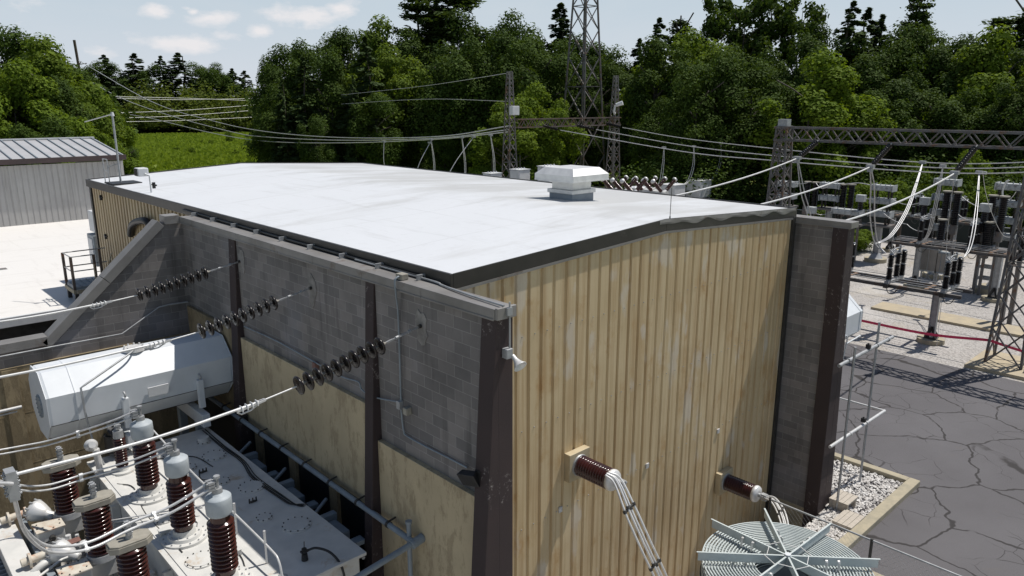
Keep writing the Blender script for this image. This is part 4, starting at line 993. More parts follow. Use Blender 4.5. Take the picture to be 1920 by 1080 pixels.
# second conservator glimpsed right of the far wall
c2 = thing('oil_tank', 'white octagonal oil tank peeping out right of the brown pillar', 'oil tank', (21, 9.3, 0))
CY0, CZ0 = CY, CZ; CY, CZ = 9.55, 4.62
b = MB(); o1 = octa(19.6); o2 = octa(22.95); b.add(o1+o2, [tuple(range(8))[::-1], tuple(range(8,16))]+[(i,(i+1)%8,8+(i+1)%8,8+i) for i in range(8)]); b.build('tank_body', M['paint_clean'], c2, .03)
b = MB(); o1, o2 = octa(22.75,CR+.008,.868), octa(22.77,CR+.008,.868); b.add(o1+o2, [tuple(range(8))[::-1], tuple(range(8,16))]+[(i,(i+1)%8,8+(i+1)%8,8+i) for i in range(8)]); b.build('seam', M['paint_clean'], c2)
b = MB(); b.box(20.2,20.4,9.0,10.1,0,3.9); b.box(22.1,22.3,9.0,10.1,0,3.9); b.build('leg', M['paint_blue'], c2)
b = MB(); b.cyl((21.1,8.72,4.75),(21.1,8.55,4.75),.14,.12,14); b.build('gauge', M['black'], c2)
b = MB(); b.tube(smooth([V((20.9,8.7,4.3)),V((21.3,8.6,4.5)),V((21.6,8.6,4.35)),V((21.6,8.66,3.7))],5),.02,8); b.tube([(21.7,8.66,4.15),(22.7,8.66,4.2)],.02,8); b.build('tube', M['paint_clean'], c2)
CY, CZ = CY0, CZ0

# ------------------------------------------------------------------ low roof, platform, grey building at the left
lr = thing('low_building', 'low flat roofed building with a wide dusty white roof at the left', 'building', (-6, 40, 0))
LZ = 4.5
b = MB(); b.box(-40,7.0,27.6,54,LZ-.12,LZ); b.box(7.0,17,30.75,54,LZ-.12,LZ)
b.build('roof', M['low_roof'], lr)
b = MB(); b.box(-40,7.02,27.48,27.6,LZ-.30,LZ+.02); b.build('roof_edge', M['white_box'], lr, .01)
b = MB(); b.box(-40,6.8,27.9,53.5,0,LZ-.125); b.box(6.8,16.8,30.9,53.5,0,LZ-.125); b.build('wall', M['dark_metal'], lr)
b = MB(); b.tube([(-40,27.3,3.85),(3.9,27.3,3.85)],.03,8); b.build('gutter_pipe', M['galv'], lr)
b = MB()
for x, y, w in ((3,36,2.2),(-2,33,1.6),(1.0,44,2.5)): b.box(x,x+w,y,y+.4,LZ,LZ+.01)
b.build('roof_patch', M['coping'], lr)

gb = thing('metal_shed', 'grey ribbed metal shed with a shallow standing seam roof at the far left', 'shed', (-5, 55, 0))
GE, GY = 8.05, 49.0
GXR = 13.7
b = MB(); ribbed(b, 'x', -30, GXR, GY, -1, 0, GE-.25, .30, .028); ribbed(b, 'y', GY, 60, GXR, 1, 0, GE-.1, .30, .028); b.build('wall', M['grey_siding'], gb)
b = MB()
def gq(x0,x1,y0,y1,z0,z1,t=.08): b.add([(x0,y0,z0),(x1,y0,z0),(x1,y1,z1),(x0,y1,z1),(x0,y0,z0+t),(x1,y0,z0+t),(x1,y1,z1+t),(x0,y1,z1+t)],[(3,2,1,0),(4,5,6,7),(0,1,5,4),(1,2,6,5),(2,3,7,6),(3,0,4,7)])
gq(-30,GXR+.1,GY-.25,55,GE,8.85); gq(-30,GXR+.1,55.01,61,8.85,8.0); b.build('roof', M['seam_roof'] if 'seam_roof' in M else M['white_box'], gb)
b = MB()
for i in range(70):
    x = GXR-.1-i*.62
    if x > -30: gq(x,x+.05,GY-.26,55,GE+.085,8.935,.07)
b.build('seam', M['paint_blue'], gb)
b = MB(); b.box(-30,GXR+.14,GY-.36,GY-.26,GE-.17,GE+.12); b.build('gutter', M['maroon'] , gb)
b = MB(); b.box(-30,GXR+.12,54.85,55.15,8.94,9.02); b.build('ridge_cap', M['white_box'], gb)

pl = thing('access_platform', 'small steel platform with handrails at the back corner of the tan building', 'platform', (6.6, 29.5, 0))
DZ = 5.05
b = MB(); b.box(5.85,7.3,28.0,29.2,DZ-.08,DZ)
for i in range(7): b.box(5.86+i*.2,5.90+i*.2,28.01,29.19,DZ,DZ+.03)
b.build('deck', M['paint_blue'], pl)
b = MB(); b.box(5.80,5.90,27.99,29.2,DZ-.22,DZ-.081); b.box(5.901,7.3,27.92,27.98,DZ-.22,DZ-.081); b.build('edge_beam', M['kerb'], pl)
for x, y in ((5.85,28.04),(6.55,28.04),(5.85,29.1),(7.0,29.1)):
    b = MB(); b.box(x-.04,x+.04,y-.04,y+.04,DZ-.2,DZ+1.05); b.build('post', M['rust_steel'], pl)
b = MB()
for z in (DZ+.55, DZ+1.05):
    b.tube([(5.85,28.04,z),(5.85,29.1,z),(7.2,29.1,z)],.02,8); b.tube([(5.85,28.04,z),(6.55,28.04,z)],.02,8)
b.build('handrail', M['galv'], pl)
b = MB(); b.tube([(6.95,27.9,4.4),(6.95,27.9,5.7),(7.1,27.9,6.1)],.02,8); b.tube([(6.5,27.9,4.0),(6.5,27.9,5.8)],.02,8)
for i in range(7): b.tube([(6.5,27.9,4.2+i*.22),(6.95,27.9,4.2+i*.22)],.012,6)
b.build('ladder', M['kerb'], pl)
for x, y in ((5.9,28.1),(5.9,29.1)): b = MB(); b.box(x-.06,x+.06,y-.06,y+.06,0,DZ-.22); b.build('leg', M['dark_metal'], pl)
hv = thing('air_conditioner', 'white boxy air conditioning unit above the platform behind the tan building corner', 'air conditioner', (7.2, 31.5, 0))
b = MB(); b.box(7.45,8.1,31.2,31.9,6.35,7.15); b.build('housing', M['white_box'], hv, .03)
b = MB(); b.box(7.35,8.0,31.15,32.0,DZ,6.25); b.build('base_cabinet', M['paint_blue'], hv, .02)
b = MB(); b.box(7.33,7.348,31.3,31.85,DZ+.2,6.1); b.build('grille', M['white_box'], hv)

# ------------------------------------------------------------------ switchyard
def onPlan(px, py, A, B):
    r = ray(px, py); d = (B[0]-A[0], B[1]-A[1]); n = (-d[1], d[0]); t = (A[0]*n[0]+A[1]*n[1])/(r.x*n[0]+r.y*n[1])
    return V((0, 0, CAM_H))+r*t
def lattice(g, cx, cy, w0, w1, z0, z1, ns, mat, lw=.09, bw=.05, rot=0):
    def c(k, z):
        t = (z-z0)/(z1-z0); w = (w0+(w1-w0)*t)/2; sx, sy = ((-1,-1),(1,-1),(1,1),(-1,1))[k]
        x, y = sx*w, sy*w; return V((cx+x*math.cos(rot)-y*math.sin(rot), cy+x*math.sin(rot)+y*math.cos(rot), z))
    for k in range(4):
        b = MB(); b.strut(c(k, z0), c(k, z1), lw); b.build('leg', mat, g)
    b = MB(); zs = [z0]; ratio = (w1/w0)**(1/ns); seg = (z1-z0)*(1-ratio)/(1-ratio**ns) if abs(ratio-1) > 1e-3 else (z1-z0)/ns
    for i in range(ns): zs.append(zs[-1]+seg); seg *= ratio if abs(ratio-1) > 1e-3 else 1
    zs[-1] = z1
    for i in range(ns):
        for k in range(4):
            q = (k+1) % 4
            b.strut(c(k,zs[i]), c(q,zs[i+1]), bw); b.strut(c(q,zs[i]), c(k,zs[i+1]), bw)
            if i % 3 == 2 or i == ns-1: b.strut(c(k,zs[i+1]), c(q,zs[i+1]), bw)
    b.build('bracing', mat, g)
def truss(g, a, b_, w, h, n, mat, cw=.09, bw=.05):
    a = V(a); b_ = V(b_); d = (b_-a); u = V((0,0,1)); s = d.normalized().cross(u)*w/2
    def P(t, i): return a+d*t+s*((-1,1,1,-1)[i])+u*((0,0,h,h)[i])
    for i in range(4): m = MB(); m.strut(P(0,i), P(1,i), cw); m.build('chord', mat, g)
    m = MB()
    for k in range(n):
        t0, t1 = k/n, (k+1)/n; tm = (t0+t1)/2
        for i, j in ((0,3),(1,2)): m.strut(P(t0,i), P(tm,j), bw); m.strut(P(tm,j), P(t1,i), bw)
        m.strut(P(t0,0), P(t1,1), bw); m.strut(P(t0,3), P(t1,2), bw); m.strut(P(t0,0),P(t0,1),bw)
    m.build('lacing', mat, g)
# near gantry
ga = thing('gantry', 'dark lattice steel gantry beam on two lattice towers over the gravel yard at the right', 'gantry', (36.8, 13, 0))
lattice(ga, 36.85, 7.75, 1.35, .60, .12, 10.35, 9, M['gate_steel'], .10, .055)
lattice(ga, 36.85, 19.0, 1.25, .55, .12, 10.0, 11, M['gate_steel'], .09, .045)
truss(ga, (36.75,-3.5,9.32), (36.75,19.3,9.32), .75, .62, 22, M['gate_steel'], .10, .055)
b = MB(); b.box(36.5,36.9,18.7,19.2,10.0,10.35); b.build('cap_box', M['galv'], ga)
b = MB(); b.box(35.2,38.2,6.3,8.95,-.05,.14); b.build('footing', M['concrete_pad'], ga, .02)
b = MB(); b.box(35.9,37.9,18.0,20,-.05,.14); b.build('footing', M['concrete_pad'], ga, .02)
b = MB(); b.box(35.8,36.3,6.35,6.9,.14,.34); b.box(36.2,36.5,6.35,6.6,.14,.5); b.build('cable_box', M['galv'], ga)
def hang_string(A, B, r=.13):
    A = V(A); B = V(B); d = (B-A).normalized(); n = 11; L = (B-A).length; s = L*.78/n; b = MB()
    for i in range(n):
        c = A+d*(L*.12+s*i); b.lathe(c, c+d, [(0,.04),(.01,r),(.03,r),(.06,.06),(s*.9,.04)], 12)
    return b
SG = 'insulator strings hanging from the near gantry'; CGG = 'overhead conductors from the near gantry to the building'
ends = []
for k, ((ax, ay), (bx, by), w, dst) in enumerate((((1535,263),(1495,297),'left',(19.3,16.6,7.6)), ((1673,268),(1632,313),'middle',(19.3,13.25,7.6)), ((1833,272),(1790,325),'right',(19.3,9.6,7.6)))):
    A = onX(ax, ay, 36.35); B = onX(bx, by, 34.95)
    g = thing('insulator_string', f'{w} dark insulator string of three slanting down from the near gantry beam', 'insulator', tuple(A), SG)
    hang_string(A, B).build('disc_stack', M['porc_dark'], g)
    b = MB(); b.strut(A, A+(B-A)*.12, .04); b.build('shackle', M['galv'], g)
    b = MB(); b.strut(B-(B-A)*.08, B, .05); b.box(B.x-.10,B.x+.10,B.y-.10,B.y+.10,B.z-.22,B.z); b.build('clamp', M['galv'], g)
    b = MB(); b.tube(sag(B, dst, .30, 20), .034, 8); tag(b.build('conductor', M['alu_pale']), f'{w} of three thick pale conductors running from the near gantry down to the building', 'conductor', CGG)
    ends.append(B)
def wire(pts, r, name, label, cat, group=None, mat='alu', k=8):
    b = MB(); b.tube(smooth(pts, k), r, 6); return tag(b.build(name, M[mat]), label, cat, group)
DG = 'dropper cables in the switchyard'
def drop(pts, label, r=.022, n=2, sep=.12):
    g = thing('dropper_cable', label, 'cable', tuple(pts[0]), DG); sp = smooth(pts, 8)
    for i in range(n):
        o = V((0,(i-(n-1)/2)*sep,0)); b = MB(); K = len(sp)-1
        b.tube([p+o*(.25+1.5*math.sin(PI*min(1,j/K))) for j, p in enumerate(sp)], r, 6); b.build('cable', M['alu'], g)
    b = MB(); c = sp[0]; b.box(c.x-.12,c.x+.12,c.y-.16,c.y+.16,c.z-.05,c.z+.10); b.build('clamp', M['galv'], g)
drop([ends[0], onX(1505,360,35.6), onX(1516,400,36.4), onX(1525,450,37)], 'grey dropper under the left gantry string', .03)
drop([ends[1], onX(1636,350,36), onX(1636,410,37.5), onX(1643,455,38.4), onX(1660,475,38.4)], 'grey dropper under the middle gantry string', .03)
drop([ends[2], onX(1783,380,36), onX(1776,440,37.0), onX(1772,500,37.5), onX(1755,660,37.5)], 'grey dropper under the right gantry string hanging to the gravel', .012, 1)
# bus wires from the far gantry
BW = 'long bus wires crossing the yard'
B1 = [onY(1167,239,43.4), onPlan(1280,259,(54.1,43.4),(51,8)), onPlan(1447,278,(54.1,43.4),(51,8)), onPlan(1724,304,(54.1,43.4),(51,8)), onPlan(1925,304,(54.1,43.4),(51,8))]
B2 = [onY(1118,243,43.4), onPlan(1280,272,(50.5,43.4),(48,8)), onPlan(1443,291,(50.5,43.4),(48,8)), onPlan(1724,313,(50.5,43.4),(48,8)), onPlan(1925,313,(50.5,43.4),(48,8))]
B3 = [onY(1050,244,43.4), onPlan(1280,284,(45.9,43.4),(44,8)), onPlan(1439,300,(45.9,43.4),(44,8)), onPlan(1724,322,(45.9,43.4),(44,8)), onPlan(1925,323,(45.9,43.4),(44,8))]
for Bn, w in ((B1,'uppermost'),(B2,'middle'),(B3,'lowest')):
    e = Bn[-1]+(Bn[-1]-Bn[-2])*.8; wire(Bn+[e+V((0,0,.5))], .030, 'bus_wire', f'{w} of the three pale bus wires passing behind the near gantry', 'wire', BW)
# far gantry with two towers
fg = thing('gantry', 'rusty lattice beam between two slim lattice towers beyond the white roof', 'gantry', (48, 45, 0))
lattice(fg, 41.7, 45, 1.25, .30, 0, 13.6, 19, M['gate_steel'], .075, .042)
lattice(fg, 54.9, 45, 1.25, .28, 0, 13.6, 19, M['gate_steel'], .075, .042)
truss(fg, (41.9,44.6,9.25), (54.9,44.6,9.25), .7, .65, 13, M['rust_steel'], .08, .05)
p = onY(954,213,44.2); b = MB(); b.box(41.0,41.75,43.9,44.3,10.25,10.95); b.build('siren_box', M['white_box'], fg, .03)
p = onY(1132,205,44.3); b = MB(); b.tube(smooth([(54.3,44.5,10.3),(53.9,44.2,10.25),(53.6,44.0,10.5),(53.6,43.9,11.0)],5),.09,10); b.cyl((53.6,43.8,11.0),(53.9,43.3,11.2),.16,.20,12); b.build('horn', M['white_box'], fg)
FS = 'insulator strings of the far gantry'
for k, (A, B, w) in enumerate(((onY(1133,231,44.2),B1[0],'right'),(onY(1078,235,44.2),B2[0],'middle'),(onY(1015,235,44.2),B3[0],'left'))):
    tag(hang_string(A, B, .15).build('insulator_string', M['porc_dark']), f'{w} of three dark insulator strings slanting from the far rusty gantry beam', 'insulator', FS)
# big tower
bt = thing('lattice_tower', 'tall lattice transmission tower rising out of the top of the picture', 'pylon', (70, 62, 0))
lattice(bt, 69.6, 62, 4.3, 1.0, 0, 33, 12, M['gate_steel'], .17, .085, 0)
# long wires over the field to the pole
up = thing('utility_pole', 'tall dark wooden pole above the left trees', 'pole', (37, 150, 0))
pt = onPlan(139,75,(30,150),(44,150)); pb = V((pt.x+.8, 150, 0))
b = MB(); b.tube([pb, pt], .22, 10); b.build('shaft', M['pole'], up); up.location = (pb.x, 150, 0)
for c in up.children: c.location = V(c.location)-V((pb.x-37, 0, 0))
b = MB(); zt = pt.z
for z in (zt-4.0,): b.strut((pt.x-1.3,150,z-.3),(pt.x+1.5,150,z+.2),.14)
b.strut((pt.x-.6,149.8,zt-5.5),(pt.x+.6,149.8,zt-3.5),.12); b.build('crossarm', M['pole'], up)
LW = 'wires sagging from the far gantry across the meadow'
Pp = (pt.x, 150)
for k, pts in enumerate((((955,236),(820,256),(640,258),(500,247),(400,227),(283,190),(147,113)), ((955,243),(820,259),(640,263),(500,257),(433,247),(307,213),(213,177),(123,123)), ((955,247),(820,261),(640,268),(500,265),(400,250),(283,222),(225,212)))):
    A = (42.5+k*.6, 44.5); B = (Pp[0]+(k-1)*1.2, 150)
    wire([onPlan(x, y, A, B) for x, y in pts], .045, 'line_wire', ('upper','middle','lowest')[k]+' of three pale wires dipping from the far gantry over the meadow', 'wire', LW)
LW2 = 'level power lines crossing above the meadow'
for k, (ya, yb_, ym) in enumerate(((180,190,184),(182,183,187),(213,193,207),(223,203,217),(229,217,226))):
    wire([onY(150+6*k, ya, 190), onY(340, ym, 195), onY(530, yb_, 200), onY(640, yb_-4, 203)], .05, 'line_wire', ('highest','second highest','third highest','fourth highest','lowest')[k]+' of the level wires in front of the distant tree row', 'wire', LW2, k=5)
for k, (a, c) in enumerate((((640,178),(955,134)), ((640,195),(955,168)))):
    wire([onY(a[0],a[1],80), onPlan((a[0]+c[0])//2, (a[1]+c[1])//2+5, (onY(a[0],a[1],80).x,80),(41.7,45)), V((41.7,45,13.5-2.2*k))], .02, 'guy_wire', ('upper','lower')[k]+' thin dark wire running left from the slim far tower', 'wire', 'thin wires from the slim tower')

# equipment tops seen over the roof
DR = [((720,266),(728,310),1),((808,262),(812,325),2),((806,268),(775,315),1),((866,258),(870,330),2),((888,257),(830,318),1),((920,254),(925,325),2)]
for k, ((a, b1), (c, d), n) in enumerate(DR):
    A = onPlan(a, b1, (43,44.5), (38,150)) if False else onY(a, b1, 47+(955-a)*.05); Bq = onY(c, d+30, A.y)
    mid = (A+Bq)/2+V((.25*(1 if k%2 else -1),0,0))
    drop([A, mid, Bq], ['short thin dropper, leftmost above the back edge of the white roof','straight thick dropper, second from the left above the white roof edge','thin slanting dropper hung from the second clamp above the roof','thick dropper, middle above the back of the white roof','long thin dropper slanting left across the thick one','thick curved dropper nearest the slim rusty tower'][k], .03, n, .10)
VG = 'white equipment tanks beyond the roof'
def vt(px, py, Y, wpx, hpx, label, pin=True):
    c = onY(px, py, Y); dep = (c-V((0,0,CAM_H))).length; w = wpx*dep/1394/2; h = hpx*dep/1394
    g = thing('oil_tank', label, 'tank', (c.x, c.y, 0), VG)
    b = MB(); b.box(c.x-w*.8,c.x+w*.8,c.y-w*.7,c.y+w*.7,c.z-h,c.z); b.build('tank', M['white_box'], g, .08)
    b = MB(); b.box(c.x-w*.84,c.x+w*.84,c.y-w*.74,c.y+w*.74,c.z,c.z+.05)
    for k in range(4): b.cyl((c.x-w*.6+k*w*.4,c.y,c.z+.05),(c.x-w*.6+k*w*.4,c.y,c.z+.16),.04,.04,8)
    b.build('lid', M['white_box'], g)
    b = MB()
    for sx in (-1,1):
        for sy in (-1,1): b.box(c.x+sx*w*.7-.06,c.x+sx*w*.7+.06,c.y+sy*w*.6-.06,c.y+sy*w*.6+.06,0,c.z-h)
    b.build('stand', M['galv'], g)
    if pin: b = MB(); b.tube([(c.x,c.y,c.z+.1),(c.x,c.y,c.z+1.1)],.03,6); b.build('rod', M['dark_metal'], g)
    return c
vt(923,325,44,34,14,'flat topped white tank peeping over the roof, leftmost of the row'); vt(975,318,42,36,24,'white tank peeping over the roof behind the slim rusty tower')
vt(1030,312,40,42,30,'white tank half hidden behind the roof ventilator hood', False)
c1 = vt(1262,346,40,44,22,'white tank beyond the roof, left of the pair hung on curved cables', False); c2_ = vt(1311,338,40,44,30,'white tank beyond the roof, right of the pair hung on curved cables', False)
c3 = vt(1198,352,40,48,20,'low white tank just above the roof edge right of the ventilator', False)
drop([onY(1245,277,40), onY(1243,310,40), onY(1236,345,40), onY(1215,358,40)], 'left of three curved droppers right of the ventilator', .025)
drop([onY(1301,275,40), onY(1300,310,40), onY(1290,340,40), onY(1275,348,40)], 'middle of three curved droppers right of the ventilator', .025)
drop([onY(1352,270,40), onY(1351,300,40), onY(1343,325,40), onY(1328,342,40)], 'right of three curved droppers right of the ventilator', .025)
drop([onY(1378,275,42), onY(1374,330,42), onY(1372,372,42)], 'thin straight dropper left of the near gantry tower', .012, 1)
drop([onY(1405,285,42), onY(1410,330,42), onY(1422,365,42)], 'thin curved dropper left of the near gantry tower', .012, 1)
drop([onY(1418,297,42), onY(1425,335,42), onY(1440,365,42)], 'thin dropper touching the near gantry tower', .012, 1)
# dead tank breakers with V shaped bushings
for k, (px, lab) in enumerate(((1176,'circuit breaker with crossed brown slanting bushings close right of the ventilator'),(1232,'circuit breaker with crossed brown slanting bushings left of the white tanks'))):
    Yb = 38; c = onY(px-6, 352, Yb); g = thing('circuit_breaker', lab, 'circuit breaker', (c.x, c.y, 0), 'circuit breakers beyond the roof')
    b = MB(); b.cyl((c.x-.1,c.y-1.4,c.z-.5),(c.x-.1,c.y+1.4,c.z-.5),.35,.35,16); b.box(c.x-.5,c.x+.4,c.y-.9,c.y+.9,0,c.z-.8); b.build('tank', M['paint'], g)
    for j in range(3):
        y = c.y-1.0+j*1.0
        for s in (-1, 1):
            a0 = V((c.x+s*.12,y,c.z-.35)); d = V((s*.95,s*-.15,.85)).normalized(); b = MB(); porcelain(b, a0+d*.25, a0+d*1.5, .12, .17, 12, 12); o = b.build('bushing', M['porc'], g)
            b = MB(); b.lathe(a0+d*1.5, a0+d*2, [(0,.1),(0,.19),(.05,.21),(.14,.2),(.2,.1)], 14); b.cyl(a0,a0+d*.25,.17,.15,12); b.build('terminal_cap', M['alu_pale'], o)

# near and far disconnect platforms
def ins2(mb, mc, x, y, z, h=1.30):
    porcelain(mb, (x,y,z+.06), (x,y,z+h*.48), .07, .145, 9, 14); porcelain(mb, (x,y,z+h*.53), (x,y,z+h), .07, .145, 9, 14)
    mc.cyl((x,y,z),(x,y,z+.06),.12,.12,10); mc.cyl((x,y,z+h*.48),(x,y,z+h*.53),.10,.10,10); mc.cyl((x,y,z+h),(x,y,z+h+.06),.11,.09,10)
def platform(X0, Ys, y0, y1, z, posts, label, plabels, grp):
    g = thing('switch_stand', label, 'steel stand', (X0, y0, 0), 'disconnect switch stands')
    for x in (X0-.05, X0+1.5): b = MB(); b.box(x-.04,x+.12,y0-.2,y1,z-.16,z-.145); b.box(x+.03,x+.05,y0-.2,y1,z-.145,z-.01); b.box(x-.04,x+.12,y0-.2,y1,z-.01,z+.005); b.build('beam', M['gate_steel'], g)
    b = MB()
    for y in posts:
        for q in (-.35,.35): b.box(X0+.08,X0+1.45,y+q-.08,y+q+.08,z-.01+.008,z+.03)
    b.build('cross_plate', M['rusty_steel_plate'], g)
    for y in posts:
        b = MB(); b.box(X0+.62,X0+.64,y-.14,y+.14,.3,z-.17); b.box(X0+.52,X0+.74,y-.155,y-.14,.3,z-.17); b.box(X0+.52,X0+.74,y+.14,y+.155,.3,z-.17); b.build('column', M['galv'], g)
        b = MB(); b.cyl((X0+.63,y,-.05),(X0+.63,y,.20),.60,.60,24); b.build('footing', M['kerb'], g)
        b = MB(); b.box(X0+.35,X0+.9,y-.26,y+.26,.20,.24)
        for sx in (-1,1):
            for sy in (-1,1): b.cyl((X0+.63+sx*.22,y+sy*.2,.2),(X0+.63+sx*.22,y+sy*.2,.42),.035,.035,8); b.strut((X0+.63+sx*.22,y+sy*.2,.25),(X0+.63,y,.75),.03,.15)
        b.build('base_plate', M['dark_metal'], g)
    for i, off in enumerate((.12,.42,.78,1.15)): b = MB(); b.tube([(X0+off,y0-.1,z+.10+.03*i),(X0+off,y1,z+.10+.03*i)],.018,6); b.build('operating_rod', M['galv'], g)
    for y, lab in zip(Ys, plabels):
        s = thing('disconnect_switch', lab, 'switch', (X0, y, z), grp)
        b = MB(); b.box(X0-.15,X0+1.75,y-.10,y+.10,z+.02,z+.14); b.build('base', M['galv'], s)
        b, c = MB(), MB(); ins2(b, c, X0+.1, y, z+.14); ins2(b, c, X0+1.15, y+.05, z+.14); ins2(b, c, X0+1.6, y-.05, z+.14)
        b.build('post_insulator', M['porc_dark'], s); c.build('fitting', M['galv'], s)
        b = MB(); zt = z+1.52; b.tube([(X0+.1,y,zt+.05),(X0+.6,y,zt+.16),(X0+1.6,y,zt+.12)],.03,8); b.tube([(X0+.1,y+.12,zt),(X0+.8,y+.12,zt+.02)],.02,6); b.tube([(X0+.1,y-.1,zt),(X0+.8,y-.12,zt-.08)],.02,6)
        b.cyl((X0+1.1,y,zt),(X0+1.1,y,zt+.25),.06,.06,8); b.strut((X0,y,zt),(X0-.15,y+.1,zt+.35),.02); b.strut((X0+.2,y,zt),(X0+.2,y-.05,zt+.3),.02)
        for kk in range(4): b.strut((X0+.05+.18*kk,y-.08,zt+.0),(X0+.1+.18*kk,y+.1,zt+.14),.04)
        b.build('blade', M['galv'], s)
        b = MB(); b.tube(smooth([V((X0-.1,y,z-.05)),V((X0-.25,y-.15,z-.35)),V((X0-.1,y-.35,z-.42)),V((X0+.1,y-.45,z-.2))],4),.02,6); b.box(X0-.25,X0+.05,y-.1,y+.1,z-.18,z+.02); b.build('crank', M['dark_metal'], s)
M['rusty_steel_plate'] = plain('rust_brown_plate', (.24,.15,.09), (.18,.11,.07), 3, .8)
platform(37.3, (10.75,13.25,15.75), 10.2, 20.0, 2.62, (11.2,15.6,19.4), 'nearer long steel stand carrying three dark disconnect switches above the gravel',
    ('dark disconnect switch at the right end of the nearer stand','dark disconnect switch in the middle of the nearer stand','dark disconnect switch beside the brown pillar on the nearer stand'), 'switches on the nearer stand')
ya = [onX(x, 440, 49).y for x in (1732, 1826, 1905)]
platform(48.3, (ya[0], ya[1]), 11.0, 17.2, 2.85, (11.5,15.8), 'farther steel stand carrying dark disconnect switches in the gravel yard',
    ('dark disconnect switch at the left end of the farther stand','dark disconnect switch near the right end of the farther stand'), 'switches on the farther stand')
platform(59.5, (17.0,20.0), 15.5, 23.5, 2.9, (17.2,21.5), 'farthest low steel stand in front of the dark screened fence', ('dark disconnect switch on the farthest stand, left of the wooden post','dark disconnect switch on the farthest stand, right of the wooden post'), 'switches on the farthest stand')
for px, py, X in ((1915,470,44),(1898,478,44.5)):
    c = onX(px, py, X); g = thing('post_insulator_stand', 'dark twin insulator post '+('at the right edge beside the near tower' if px > 1900 else 'just left of the right edge behind the near tower'), 'insulator', (c.x, c.y, 0)); b, m_ = MB(), MB(); ins2(b, m_, c.x, c.y, c.z-.6); b.build('porcelain', M['porc_dark'], g); m_.box(c.x-.1,c.x+.1,c.y-.1,c.y+.1,0,c.z-.6); m_.build('stand', M['gate_steel'], g)
# cabinets under the far platform
for px, py, X, w, h, lab in ((1742,498,49.8,.55,1.45,'pale control cabinet on legs under the left end of the farther stand'),(1765,505,49.8,.3,1.3,'narrow blue grey cabinet beside the pale control cabinet'),):
    c = onX(px, py, X); g = thing('control_cabinet', lab, 'cabinet', (c.x, c.y, 0)); b = MB(); b.box(c.x-.3,c.x+.3,c.y-w,c.y+w,1.0,1.0+h); b.build('body', M['rack'] if w > .4 else M['paint_blue'], g, .02)
    b = MB(); b.box(c.x-.32,c.x-.301,c.y-w+.05,c.y-.02,1.1,.95+h); b.box(c.x-.32,c.x-.301,c.y+.02,c.y+w-.05,1.1,.95+h); b.build('door', M['coping'], g)
    b = MB()
    for s in (-1,1): b.strut((c.x,c.y+s*w*.7,0),(c.x,c.y+s*w*.7,1.0),.08); b.strut((c.x,c.y-s*w*.7,.3),(c.x,c.y+s*w*.7,1.0),.04)
    b.build('stand', M['galv'], g)
def ladder_stand(px, py, lab):
    c = onZ(px, py, 0); g = thing('equipment_stand', lab, 'stand', (c.x, c.y, 0), 'slim equipment stands'); b = MB()
    for sx in (-1,1):
        for sy in (-1,1): b.strut((c.x+sx*.3,c.y+sy*.35,.3),(c.x+sx*.3,c.y+sy*.35,2.4),.08)
    for z in (.9,1.6,2.35):
        for s in (-1,1): b.strut((c.x-.3*s,c.y-.35,z),(c.x-.3*s,c.y+.35,z),.09,.14); b.strut((c.x-.3,c.y-.35*s,z),(c.x+.3,c.y-.35*s,z),.06)
    b.build('frame', M['galv'], g); b = MB(); b.cyl((c.x,c.y,-.05),(c.x,c.y,.3),.58,.58,20); b.build('footing', M['kerb'], g)
    b = MB(); b.box(c.x-.35,c.x+.35,c.y-.25,c.y+.25,2.42,2.9); b.build('box', M['galv'], g); b = MB(); porcelain(b,(c.x,c.y,2.92),(c.x,c.y,4.1),.10,.17,12,14); b.build('insulator', M['porc_dark'], g)
ladder_stand(1843, 548, 'slim steel stand with two cross plates on a round footing in the gravel'); 
